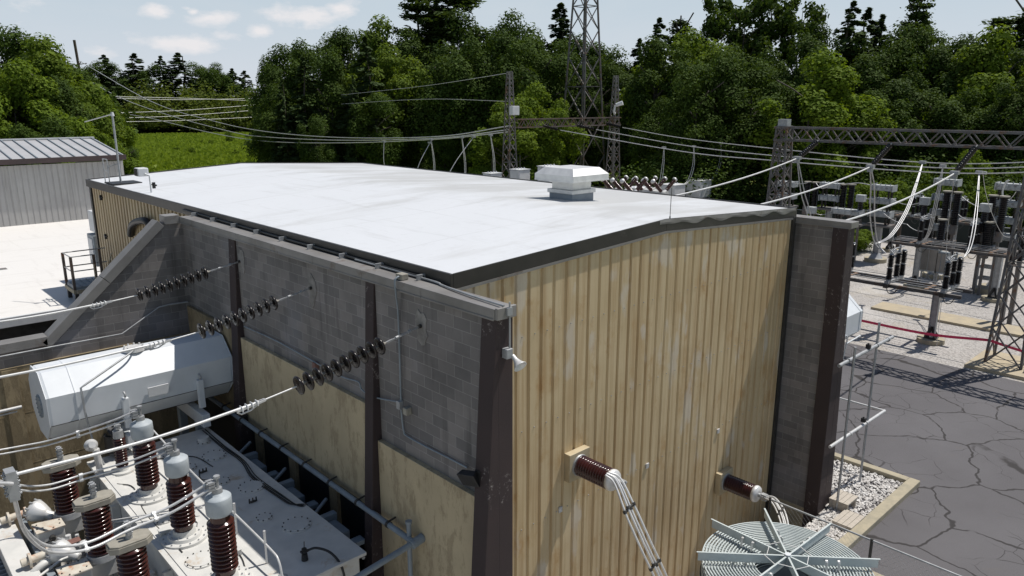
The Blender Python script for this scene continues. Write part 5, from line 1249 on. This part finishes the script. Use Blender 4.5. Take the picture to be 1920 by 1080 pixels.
# pedestal columns and capacitor racks
KG = 'stacked grey capacitor racks'
def cap_rack(px, ytop, X, tiers, lab, w=1.35, ped=None, step=.93):
    c = onX(px, ytop, X); g = thing('capacitor_rack', lab, 'capacitor bank', (c.x, c.y, 0), KG); zt = c.z
    b, ib, tb = MB(), MB(), MB()
    for t in range(tiers):
        z1 = zt-t*step; z0 = z1-.38; mb = MB(); mb.box(c.x-.35,c.x+.35,c.y-w/2,c.y+w/2,z0,z1)
        for k in range(4): mb.box(c.x-.40,c.x-.351,c.y-w/2+.06+k*w/4,c.y-w/2+.06+k*w/4+w/4-.12,z0+.06,z1-.08); mb.cyl((c.x-.2,c.y-w/2+.17+k*w/4,z1),(c.x-.2,c.y-w/2+.17+k*w/4,z1+.12),.04,.03,6)
        mb.box(c.x-.45,c.x+.45,c.y-w/2-.08,c.y-w/2-.03,z0-.04,z1+.04); mb.box(c.x-.45,c.x+.45,c.y+w/2+.03,c.y+w/2+.08,z0-.04,z1+.04)
        mb.build('capacitor_tier', M['rack'], g, .01)
        for sx in (-1,1):
            for sy in (-1,1): ib.lathe((c.x+sx*.28,c.y+sy*w*.36,z0),(c.x+sx*.28,c.y+sy*w*.36,z0-1),[(0,.05),(.08,.10),(.16,.06),(.24,.10),(.32,.06),(.40,.10),(step-.38,.05)],8)
    ib.build('tier_insulator', M['porc_dark'], g); zb = zt-tiers*step
    b.box(c.x-.6,c.x+.6,c.y-w*.65,c.y+w*.65,zb-.14,zb); b.build('platform', M['gate_steel'], g)
    b = MB(); b.box(c.x-.03,c.x+.03,c.y-.17,c.y+.17,.3,zb-.15); b.box(c.x-.17,c.x+.17,c.y-.20,c.y-.17,.3,zb-.15); b.box(c.x-.17,c.x+.17,c.y+.17,c.y+.20,.3,zb-.15); b.build('column', M['galv'], g)
    b = MB(); b.cyl((c.x,c.y,-.05),(c.x,c.y,.26),.75,.75,24); b.build('footing', M['kerb'], g)
    b = MB(); b.lathe((c.x,c.y,.26),(c.x,c.y,1),[(0,.5),(.05,.45),(.35,.28)],8); b.build('base_plate', M['galv'], g)
cap_rack(1658, 347, 55.4, 3, 'three tier capacitor rack on a grey flared column with round footing')
cap_rack(1560, 343, 55.4, 2, 'two tier capacitor rack over the right corner of the white roof', 1.3)
cap_rack(1478, 340, 55.4, 2, 'two tier capacitor rack seen through the near gantry tower', 1.1)
cap_rack(1778, 336, 53, 4, 'four tier capacitor rack with dark columns behind the farther stand', 1.25, step=.98)
cap_rack(1896, 344, 52, 4, 'four tier capacitor rack at the right edge of the picture', 1.3, step=1.0)
cap_rack(1590, 392, 54, 1, 'low single capacitor tier beyond the right corner of the roof', 1.9)
PG = 'dark porcelain columns in the yard'
def pcol(px, ytop, X, h, lab, r=.24, box=False):
    c = onX(px, ytop, X); g = thing('porcelain_column', lab, 'insulator column', (c.x, c.y, 0), PG); zt = c.z
    b = MB(); porcelain(b, (c.x,c.y,zt-h), (c.x,c.y,zt), r*.7, r, int(h/.11), 14); b.build('porcelain', M['porc_dark'], g)
    b = MB()
    if box: b.box(c.x-.25,c.x+.25,c.y-.28,c.y+.28,zt,zt+.48)
    else: b.cyl((c.x,c.y,zt),(c.x,c.y,zt+.08),r*1.15,r*1.15,14)
    b.build('top_cap', M['rack'] if box else M['cap_plate'], g, .02)
    b = MB(); b.cyl((c.x,c.y,zt-h-.25),(c.x,c.y,zt-h),r*.9,r*.9,12); b.box(c.x-.07,c.x+.07,c.y-.07,c.y+.07,0,zt-h-.25); b.box(c.x-.18,c.x+.18,c.y-.18,c.y+.18,zt-h-.6,zt-h-.25); b.build('stand', M['gate_steel'], g)
for a in ((1515,342,55.4,1.8,'dark column pair left half, above the roof corner'),(1530,343,55.4,1.8,'dark column pair right half, above the roof corner'),(1583,347,55.4,1.7,'dark column just right of the two tier rack'),(1598,347,55.4,1.7,'dark column second right of the two tier rack'),
          (1777,360,52,2.0,'dark column left of the four tier rack middle'),(1797,362,52,2.0,'dark column right of the four tier rack'),(1863,368,51,2.2,'dark brown column with curved lead left of the edge rack'),(1884,370,50,2.0,'dark brown column in front of the edge rack'),(1768,413,50,1.2,'short dark column under the four tier rack'),(1855,418,49.8,1.5,'short brown column standing above the farther stand')): pcol(*a)
for a in ((1614,378,54,1.2,'dark column with a small white head box left of the three tier rack',.2,True),(1734,384,52,1.2,'dark column with small white head box right of the pale shrub',.2,True),(1847,397,50,1.2,'dark column with small white head box before the right shrubs',.2,True),(1521,400,53,.8,'small dark column with white head box at the roof corner',.16,True)): pcol(*a)
wire([onX(1880,368,51), onX(1880,358,51), onX(1886,342,51), onX(1892,338,51)], .05, 'lead', 'curved pale lead on top of the dark column beside the edge rack', 'cable', None, 'alu_pale', 5)
wire([onX(1585,345,55.4), onX(1610,343,55.4), onX(1636,347,55.4), onX(1645,343,55.4)], .03, 'lead', 'thin level lead between dark columns and the three tier rack', 'cable', None, 'alu', 5)
LG = 'thin leads between the yard equipment'; rl = random.Random(8)
for a_, b_ in (((1478,338),(1515,342)),((1530,343),(1560,341)),((1614,366),(1640,372)),((1672,372),(1734,376)),((1734,376),(1765,360)),((1797,362),(1847,390)),((1847,390),(1863,368)),((1655,398),(1700,420)),((1560,395),(1521,394)),((1700,420),(1745,432)),((1790,395),(1830,410)),((1884,370),(1905,360))):
    A_, B_ = onX(a_[0],a_[1],54.5), onX(b_[0],b_[1],53.5); wire(sag(A_,B_,rl.uniform(.1,.45),8), .022, 'lead', 'thin grey lead sagging between racks and columns in the gravel yard', 'cable', LG, 'alu', 2)
# curved droppers from the bus wires
drop([onX(1730,305,46), onX(1718,345,44), onX(1700,395,41.5), onX(1672,440,39.5), onX(1648,455,38.8), onX(1640,456,38.4)], 'broad curved dropper swooping down to the middle switch of the nearer stand', .022, 3, .045)
drop([onX(1768,312,48), onX(1762,345,48), onX(1752,395,48), onX(1740,440,48.2), onX(1722,460,48.4)], 'broad curved dropper swooping to the left end of the farther stand', .022, 3, .05)
drop([onX(1836,324,45), onX(1832,380,43), onX(1826,430,41), onX(1818,465,39), onX(1808,482,38.3)], 'long curved dropper reaching the right switch of the nearer stand', .022, 2, .07)
drop([onX(1843,325,45.5), onX(1848,360,46), onX(1860,400,47), onX(1880,440,48), onX(1900,445,49)], 'thin curved dropper sagging toward the right edge', .014, 1)
# wooden post, yard fence with dark screen
b = MB(); p = onZ(1682,466,0); b.tube([(p.x,p.y,0),(p.x,p.y,2.45)],.14,10); tag(b.build('wooden_post', M['pole']), 'brown round post in the gravel before the dark screened fence', 'post')
yf = thing('screened_fence', 'chain link fence with dark green screen along the back of the gravel yard', 'fence', (65, 20, 0))
def fence_run(a, b_):
    a = V(a); b_ = V(b_); m = MB(); m.quad(a, b_, b_+V((0,0,2.0)), a+V((0,0,2.0))); m.build('screen', M['screen'], yf)
    m = MB(); m.tube([a+V((0,0,2.1)), b_+V((0,0,2.1))], .035, 6); m.build('top_rail', M['galv'], yf); n = int((b_-a).length/3)
    for i in range(n+1): p = a.lerp(b_, i/n); m = MB(); m.tube([p, p+V((0,0,2.25))], .045, 6); m.build('post', M['galv'], yf)
M['screen'] = plain('dark_green_screen', (.020,.028,.026), (.014,.02,.018), 1.2, .8)
pa = onZ(1700,457,0); fence_run((pa.x+.3, 2, 0), (pa.x+.1, 23.0, 0)); fence_run((pa.x+.1,23.2,0),(58,48,0))
# red tape
b = MB(); tp = [onX(1600,598,35.9), onX(1738,626,36.2), onX(1855,638,36.3)]; sp = smooth(tp, 10); sp += smooth([onX(1855,638,36.3), onX(1890,650,36.6), onX(1935,664,36.9)], 6)[1:]
vs = []
for p in sp: vs += [p+V((0,0,-.06)), p+V((0,0,.06)), p+V((.004,0,.06)), p+V((.004,0,-.06))]
b.add(vs, [(4*i+j, 4*i+4+j, 4*i+4+(j+1)%4, 4*i+(j+1)%4) for i in range(len(sp)-1) for j in range(4)])
tag(b.build('caution_tape', M['red']), 'red caution tape strung across the gravel from the lattice tower', 'tape')

# ------------------------------------------------------------------ trees
def rnd_dir(r):
    z = r.uniform(-1, 1); a = r.uniform(0, 2*PI); q = math.sqrt(1-z*z); return V((q*math.cos(a), q*math.sin(a), z))
def leafquad(vs, fs, c, n, s, r):
    u = n.cross(V((r.uniform(-1,1), r.uniform(-1,1), r.uniform(-1,1))))
    if u.length < 1e-3: u = V((1,0,0))
    u.normalize(); w = n.cross(u).normalized(); k = len(vs); a = s*r.uniform(.6,1.25); b = a*r.uniform(.5,.9)
    vs += [c-u*a, c-w*b, c+u*a, c+w*b]; fs.append((k, k+1, k+2, k+3))
def broad_crown(seed, n=24000, rx=.30, zc=.57, rz=.43, ncl=46, leaf=.0090, cl=(.04,.10), low=.10, lop=.25):
    r = random.Random(seed); vs, fs = [], []; cls = []; ph = [r.uniform(0,6.28) for _ in range(4)]
    while len(cls) < ncl:
        d = rnd_dir(r); t = r.uniform(.35,1)**.5
        az = math.atan2(d.y, d.x); f = 1+lop*math.sin(az*2+ph[0])*.5+lop*math.sin(az*3+ph[1]+d.z*3)*.6
        c = V((d.x*rx*t*f, d.y*rx*t*f, zc+d.z*rz*t*(1 if d.z > 0 else .95)))
        if c.z < low: continue
        cls.append((c, r.uniform(*cl)*(1.15 if t > .8 else 1)))
    tot = sum(q[1]**2 for q in cls); zm = max(c.z+q for c, q in cls)
    for c, q in cls:
        for _ in range(int(n*q*q/tot)):
            d = rnd_dir(r)
            if d.z < -.3 and r.random() < .6: d.z *= -1
            p = c+V((d.x*q*.9, d.y*q*.9, d.z*q*.95))*(r.uniform(.5,1.15))
            nn = (d+rnd_dir(r)*.75+V((0,0,.35))).normalized(); leafquad(vs, fs, p, nn, leaf, r)
    return [v*1.0 if False else V((v.x, v.y, v.z/zm)) for v in vs], fs
def conifer_crown(seed, n=11000, rad=.17, low=.05, droop=.35, power=.72, levels=34, leaf=.011):
    r = random.Random(seed); vs, fs = [], []; per = n//levels
    for L in range(levels):
        t = L/(levels-1); z = low+(1-low)*t; R = rad*(1-t)**power*r.uniform(.85,1.15)+.006; nb = max(4, int(9*(1-t)+3)); br = [(r.uniform(0,6.28), R*r.uniform(.65,1.2)) for _ in range(nb)]
        for _ in range(int(per*(1.5*(1-t)+.35))):
            a, RR = r.choice(br); s = r.uniform(.08,1)**.7; a2 = a+r.gauss(0,.13)*(1.2-s*.5)
            p = V((math.cos(a2)*RR*s, math.sin(a2)*RR*s, z-droop*RR*s+r.gauss(0,.006)))
            leafquad(vs, fs, p, (V((math.cos(a)*.4,math.sin(a)*.4,1))+rnd_dir(r)*.6).normalized(), leaf, r)
    return vs, fs
def pine_crown(seed, n=8000, rad=.24, low=.35):
    r = random.Random(seed); vs, fs = [], []
    for L in range(15):
        t = L/14; z = low+(1-low)*t; R = rad*(1-t*.75)*r.uniform(.55,1.15)
        for k in range(r.randint(3,6)):
            a = r.uniform(0,6.28); RR = R*r.uniform(.6,1.15)
            for _ in range(int(n/15/4.5)):
                s = r.uniform(.25,1); p = V((math.cos(a)*RR*s+r.gauss(0,.014), math.sin(a)*RR*s+r.gauss(0,.014), z+RR*s*.22+r.gauss(0,.009)))
                leafquad(vs, fs, p, (V((0,0,1))+rnd_dir(r)*.8).normalized(), .0095, r)
    zm = max(v.z for v in vs); return [V((v.x,v.y,v.z/zm)) for v in vs], fs
def sparse_crown(seed, n=7000):
    r = random.Random(seed); vs, fs = [], []
    for _ in range(30):
        a = r.uniform(0,6.28); t = r.uniform(.15,1); q = r.uniform(.025,.05); R = .19*(1.15-t*.6)*r.uniform(.3,1)
        c = V((math.cos(a)*R, math.sin(a)*R, .35+.65*t))
        for _ in range(n//44):
            d = rnd_dir(r); p = c+V((d.x*q,d.y*q,d.z*q*1.3))*r.uniform(.3,1.1); leafquad(vs, fs, p, (d+rnd_dir(r)*.8).normalized(), .0105, r)
    zm = max(v.z for v in vs); return [V((v.x,v.y,v.z/zm)) for v in vs], fs
def trunk_mesh(seed, top=.8, r0=.016, limbs=9, spread=.2, start=.25):
    r = random.Random(seed); b = MB(); x = y = 0; pts = []
    for i in range(9): pts.append((x*1.0, y*1.0, top*i/8)); x += r.uniform(-.008,.008); y += r.uniform(-.008,.008)
    k = len(pts); vs = []; n = 7
    for i, p in enumerate(pts):
        rr_ = r0*(1-.85*i/(k-1))*(1.35 if i == 0 else 1)
        for j in range(n): vs.append((p[0]+rr_*math.cos(2*PI*j/n), p[1]+rr_*math.sin(2*PI*j/n), p[2]))
    b.add(vs, [(i*n+j, i*n+(j+1)%n, (i+1)*n+(j+1)%n, (i+1)*n+j) for i in range(k-1) for j in range(n)], True)
    for L in range(limbs):
        t = r.uniform(start,.95); p = V((0,0,top*t)); a = r.uniform(0,6.28); q = p+V((math.cos(a)*spread*r.uniform(.5,1), math.sin(a)*spread*r.uniform(.5,1), .12*r.uniform(.5,1.3)))
        b.tube([p, p.lerp(q,.5)+V((0,0,.01)), q], r0*.28, 5)
    return b
def mesh_of(name, vs, fs, mat, sm=False):
    me = bpy.data.meshes.new(name); me.from_pydata([tuple(v) for v in vs], [], fs); me.materials.append(mat); me.update(); return me
KIND = {}
for i in range(5): v, f = broad_crown(10+i, rx=(.23,.20,.25,.21,.17)[i], rz=.46, zc=.54, low=.03, ncl=(66,56,74,60,52)[i], lop=(.25,.4,.2,.35,.3)[i]); KIND[f'broad{i}'] = (v, f, 'leaf', trunk_mesh(i, .75, .016))
for i in range(2): v, f = broad_crown(30+i, rx=.30, ncl=60, cl=(.05,.095), leaf=.0115); KIND[f'light{i}'] = (v, f, 'leaf_light', trunk_mesh(8+i, .75, .014))
for i in range(3): v, f = conifer_crown(40+i, rad=(.17,.13,.20)[i], low=(.05,.1,.03)[i]); KIND[f'spruce{i}'] = (v, f, 'needle', trunk_mesh(20+i, .97, .012, 0))
for i in range(2): v, f = pine_crown(50+i); KIND[f'pine{i}'] = (v, f, 'needle', trunk_mesh(25+i, .95, .013, 8, .09, .4))
for i in range(2): v, f = sparse_crown(60+i); KIND[f'sparse{i}'] = (v, f, 'leaf', trunk_mesh(28+i, .95, .008, 16, .16, .3))
for i in range(2): v, f = broad_crown(70+i, n=9000, rx=.42, zc=.48, rz=.45, ncl=34, leaf=.020, cl=(.09,.17), low=.05); KIND[f'bush{i}'] = (v, f, 'leaf_light', trunk_mesh(33+i, .5, .02, 6, .25))
MESH = {}
for k, (v, f, m, t) in KIND.items():
    cm = mesh_of('crown_'+k, v, f, M[m]); tm = mesh_of('trunk_'+k, t.v, t.f, M['bark']); MESH[k] = (cm, tm)
# distant wood: everything too far and dense to tell apart
def wood(name, spots, q, label, big=2.6):
    r = random.Random(5); b = MB()
    for (x, y, h, kk, w) in spots:
        v, f, m, t = KIND[kk]; a = r.uniform(0,6.28); ca, sa = math.cos(a), math.sin(a); nf = len(f); s = q
        for i in range(0, nf, max(1, int(nf/s))):
            c = (v[4*i]+v[4*i+2])*.5; e = [(v[4*i+j]-c)*big for j in range(4)]
            b.add([(x+((c+d).x*ca-(c+d).y*sa)*h*w, y+((c+d).x*sa+(c+d).y*ca)*h*w, (c+d).z*h) for d in e], [(0,1,2,3)])
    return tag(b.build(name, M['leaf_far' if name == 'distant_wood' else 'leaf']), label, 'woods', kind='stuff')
def at(px, D):
    r = ray(px, HY); k = D/math.hypot(r.x, r.y); return r.x*k, r.y*k
def height(px, py, D): r = ray(px, py); return CAM_H+r.z*D/math.hypot(r.x, r.y)
def tree(px, py, D, kind, label, w=1.0, cat='tree', name=None, group='trees of the wood round the site'):
    x, y = at(px, D); h = height(px, py, D) if py < 900 else py-1000
    n = name or {'broad':'broadleaf_tree','light':'broadleaf_tree','spruce':'spruce_tree','pine':'pine_tree','sparse':'broadleaf_tree','bush':'shrub'}[kind.rstrip('0123456789')]
    g = thing(n, label, cat, (x, y, ground_h(x, y)), group); g.rotation_euler.z = random.uniform(0, 6.28); g.scale = (h*w, h*w, h)
    for nm, me in (('crown', MESH[kind][0]), ('trunk', MESH[kind][1])):
        o = bpy.data.objects.new(nm, me); COL.objects.link(o); o.parent = g
    return g
tree_n = 0
LOOK = {'broad0':'dark green round','broad1':'dark green ragged','broad2':'wide dark green','broad3':'mid green uneven','broad4':'narrow dark green','light0':'bright green','light1':'yellow green','spruce0':'dark pointed spruce','spruce1':'slim pointed spruce','spruce2':'broad dark spruce','pine0':'dark layered pine','pine1':'dark open topped pine','sparse0':'thin see-through','sparse1':'tall wispy'}
def where(px):
    T = [(-80,'beyond the left edge of the shed roof'),(10,'over the left end of the shed roof'),(60,'over the shed roof, second from the left'),(110,'over the middle of the shed roof'),(150,'beside the wooden pole'),(185,'right of the wooden pole'),(215,'behind the roof mast'),(245,'at the left edge of the meadow'),
         (505,'at the right edge of the meadow'),(530,'just right of the meadow'),(565,'above the left back corner of the white roof'),(600,'a little right of the meadow'),(640,'over the back corner of the white roof'),(680,'above the far right corner of the white roof'),(720,'behind the leftmost short dropper'),(760,'between the first two droppers'),(800,'behind the second dropper'),(840,'behind the slanting dropper'),(880,'behind the middle dropper'),(915,'just left of the slim rusty tower'),(950,'behind the slim rusty tower'),(990,'just right of the slim rusty tower'),(1030,'left of the tall pylon'),(1065,'at the left leg of the tall pylon'),(1100,'behind the tall pylon'),(1135,'right of the tall pylon'),(1165,'behind the right slim tower'),(1200,'right of the slim tower'),(1235,'above the crossed bushings'),(1270,'above the left hung white tank'),(1305,'above the right hung white tank'),(1345,'above the right hung droppers'),(1385,'left of the near gantry tower'),(1425,'close left of the near gantry tower'),(1465,'behind the near gantry tower'),(1505,'right of the near gantry tower'),(1545,'above the left gantry string'),(1585,'between left and middle gantry strings'),(1625,'left of the middle gantry string'),(1665,'above the middle gantry string'),(1705,'right of the middle gantry string'),(1745,'above the curved droppers'),(1785,'left of the right gantry string'),(1825,'above the right gantry string'),(1865,'right of the right gantry string'),(1905,'near the right edge'),(1950,'at the right edge'),(2010,'beyond the right edge')]
    return T
PL = where(0); used = set()
def place(px, py, D, kind, row, w=1.0):
    if 1025 < px < 1175 and D < 104: D = 104+(px % 7)
    c = sorted(PL, key=lambda q: abs(q[0]-px)); ph = None
    for q in c:
        if (row, q[1]) not in used: ph = q[1]; used.add((row, q[1])); break
    rowt = {'back':'on the skyline','mid':'halfway up the wood','front':'at the foot of the wood'}[row]
    lab = f"{LOOK[kind]} tree {rowt} {ph}".replace('spruce tree','spruce').replace('pine tree','pine')
    if len(lab.split()) > 16: lab = lab.replace(' of the white roof', ' of roof').replace('at the foot of the wood', 'low in the wood').replace('halfway up the wood', 'mid wood')
    tree(px, py, D, kind, lab, w)
R2 = random.Random(11)
# left clump
for a in ((-60,60,100,'broad2'),(0,28,112,'broad0'),(48,48,104,'broad1'),(90,66,96,'light0'),(128,118,104,'broad3'),(118,95,118,'broad0')): place(*a, 'back', 1.05)
for a in ((-30,120,84,'light1'),(20,110,82,'light0'),(62,140,84,'broad4'),(110,140,84,'broad1'),(155,165,88,'light1',.9),(188,180,90,'light0',.75),(205,215,92,'broad3',.7)): place(*a[:4], 'mid', a[4] if len(a) > 4 else 1.0)
for a in ((30,230,74,'broad1'),(90,215,74,'broad0'),(140,220,75,'light0'),(170,235,80,'light1'),(212,262,84,'broad3')): place(*a, 'front', 1.05)
# skyline of the big wood
SK = [(508,118,112,'broad1',.8),(530,82,122,'broad4'),(568,72,118,'broad0',.9),(612,58,128,'broad3'),(650,50,130,'broad1'),(690,56,126,'broad4'),(732,30,124,'light0',.8),(772,52,120,'broad0'),(795,-30,126,'pine0',1.5),(850,-60,128,'pine1',1.7),(822,10,130,'spruce2',1.6),(905,14,124,'broad2'),(955,16,122,'broad0'),(1000,40,118,'broad3'),(1048,10,124,'spruce1',1.9),(1080,62,118,'broad1'),(1118,78,118,'broad4'),(1155,88,116,'broad2'),(1195,76,114,'spruce0',1.5),(1230,38,108,'spruce2',1.5),(1268,36,114,'pine1',1.3),(1305,58,116,'broad1',.8),(1345,-22,112,'sparse0',1.0),(1388,-30,110,'sparse1',1.1),(1440,-20,112,'sparse0',1.0),(1488,-4,110,'sparse1',1.0),(1410,75,118,'broad4',.8),(1528,40,110,'broad1',.8),(1582,8,102,'spruce2',1.5),(1610,20,104,'spruce0',1.5),(1636,32,108,'spruce1',1.6),(1668,50,102,'broad3'),(1702,-14,112,'pine1',1.0),(1742,50,100,'broad2',.9),(1790,62,100,'broad1',.9),(1826,96,104,'light1',.8),(1868,30,106,'pine0',1.5),(1915,10,106,'pine1',1.5),(1960,20,112,'spruce2'),(2010,40,100,'broad0')]
for a in SK: place(a[0], a[1], a[2], a[3], 'back', a[4] if len(a) > 4 else 1.0)
kinds = ['broad0','broad1','broad2','broad3','broad4','light0','broad1','broad3','light1','broad0']
for i in range(28):
    px = 520+i*54+R2.uniform(-12,12); sky_y = min(SK, key=lambda a: abs(a[0]-px))[1]
    py = max(sky_y, 30)+R2.uniform(12,62); k = kinds[(i*7) % 10]
    if i in (1,3,5): k = 'spruce2'
    place(px, py, R2.uniform(92,102), k, 'mid', 1.5 if k == 'spruce2' else 1.0)
for i in range(26):
    px = 540+i*58+R2.uniform(-14,14)
    if px > 2030: break
    py = 120+R2.uniform(-30,75)+(20 if px < 900 else 0); k = kinds[(i*3+4) % 10]
    if i in (0,2): k = 'spruce0'
    place(px, py, R2.uniform(78,88) if px > 900 else R2.uniform(90,98), k, 'front', R2.uniform(.85,1.25))
# shrubs behind the yard fence
YG = 'bright shrubs behind the screened fence'
for px, py, D, w, lab in ((1640,345,71,1.1,'yellow green shrub behind the fence left of the wooden post'),(1690,338,72,1.0,'yellow green shrub behind the fence between the racks'),(1728,300,78,.6,'tall light shrub behind the fence over the wooden post'),(1832,280,76,.55,'tall slender light shrub between the bus wires and the fence'),(1800,350,72,1.0,'leafy bright shrub behind the four tier rack'),(1870,350,72,1.0,'leafy bright shrub behind the edge rack'),(1560,385,70,1.2,'low bright shrub just above the roof corner'),(1330,310,78,.7,'bright shrub left of the near gantry tower'),(1205,318,98,.6,'bright shrub between the crossed bushings'),(1010,250,98,.8,'bright shrub seen between rusty tower and pylon')):
    tree(px, py, D, 'bush'+str(px % 2), lab, w, 'shrub', 'shrub', YG)
for px, D in ((1625,62.5),(1640,63.5)): tree(px, 1001.6, D, 'bush0', 'low yellow green grass clump at the left end of the screened fence' if px < 1630 else 'second yellow green clump beside the screened fence', 2.0, 'shrub', 'shrub', YG)
# shrubs in the meadow
for px, py, yb, w, lab in ((424,246,268,.9,'lone round shrub on the right of the meadow'),(388,262,272,1.3,'low shrub in the middle of the meadow'),(322,274,284,1.4,'low shrub left of the meadow centre'),(352,276,290,1.2,'low shrub nearest the roof in the meadow'),(456,262,276,1.1,'shrub in the meadow beside the dark wood'),(434,280,292,1.5,'dark low shrub in the shade beside the wood'),(372,262,270,1,'small shrub just left of the meadow middle')):
    D = CAM_H/(math.tan(math.atan((yb-540)/F)+TH)) if yb > HY else 150
    D = onZ(px, yb, 0); D = math.hypot(D.x, D.y); tree(px, py, D, 'bush'+str(px//2 % 2), lab, w, 'shrub', 'shrub', 'shrubs scattered in the meadow')
# row beyond the meadow: distinct heads
FG = 'distant trees beyond the meadow'
for px, py, k, w, lab in ((172,112,'broad2',1.1,'distant round tree right of the wooden pole'),(205,105,'spruce2',2.6,'distant spruce on the left of the far row'),(222,116,'broad0',1.1,'distant dark tree beside the left spruce'),(262,102,'spruce0',2.6,'distant tall spruce left of the far row middle'),(285,118,'broad3',1.1,'distant tree in the dip of the far row'),(310,107,'spruce2',2.2,'distant spire shaped spruce in the middle of the far row'),(343,101,'spruce0',3.0,'distant tallest spruce of the far row'),(385,114,'broad2',1.2,'distant domed dark tree of the far row, left half'),(408,116,'broad0',1.2,'distant domed dark tree of the far row, right half'),(440,130,'spruce2',2.6,'distant small spruce at the right of the far row'),(463,134,'spruce0',2.6,'distant last spruce before the gap in the far row')):
    tree(px, py, 345, k, lab, w, 'tree', None, FG)
sp = []
r = random.Random(21)
for i in range(70): px = r.uniform(90,560); D = r.uniform(320,352); x, y = at(px, D); sp.append((x, y, r.uniform(15,21), r.choice(['broad0','broad1','broad3','light0']), r.uniform(1.0,1.5)))
for i in range(60): px = r.uniform(100,560); D = r.uniform(312,322); x, y = at(px, D); sp.append((x, y, r.uniform(8,13), r.choice(['broad1','light0','light1']), r.uniform(1.2,1.6)))
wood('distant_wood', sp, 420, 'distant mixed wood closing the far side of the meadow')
sp = []
for i in range(125):
    px = r.uniform(495,2600); D = r.uniform(128,165); x, y = at(px, D); sp.append((x, y, r.uniform(12,18), r.choice(['broad0','broad1','broad3']), 1.3))
for i in range(40): px = r.uniform(-160,215); D = r.uniform(120,150); x, y = at(px, D); sp.append((x, y, r.uniform(9,14), 'broad1', 1.2))
wood('inner_wood', sp, 700, 'dark depth of the wood behind the front trees')
sp = []
for i in range(90):
    px = r.uniform(1190,2100); D = r.uniform(73,80); x, y = at(px, D); sp.append((x, y, r.uniform(3,7), r.choice(['bush0','bush1']), r.uniform(1.0,1.6)))
wood('undergrowth', sp, 700, 'undergrowth along the foot of the wood behind the yard', 1.0)
# roadside weeds / meadow tufts
b = MB(); r = random.Random(9)
for i in range(16000):
    px = r.uniform(225,525); D = r.uniform(92,310)
    x, y = at(px, D); s = r.uniform(.25,.7)*(D/140)**.5; a = r.uniform(0,3.14); dx, dy = math.cos(a)*s*.6, math.sin(a)*s*.6
    b.add([(x-dx,y-dy,0),(x+dx,y+dy,0),(x+dx*.4+r.uniform(-.2,.2),y+dy*.4,s),(x-dx*.6,y-dy*.6,s*.8)], [(0,1,2,3)])
tag(b.build('meadow_tufts', M['tuft']), 'tufts of tall grass all over the bright meadow', 'grass', kind='stuff')
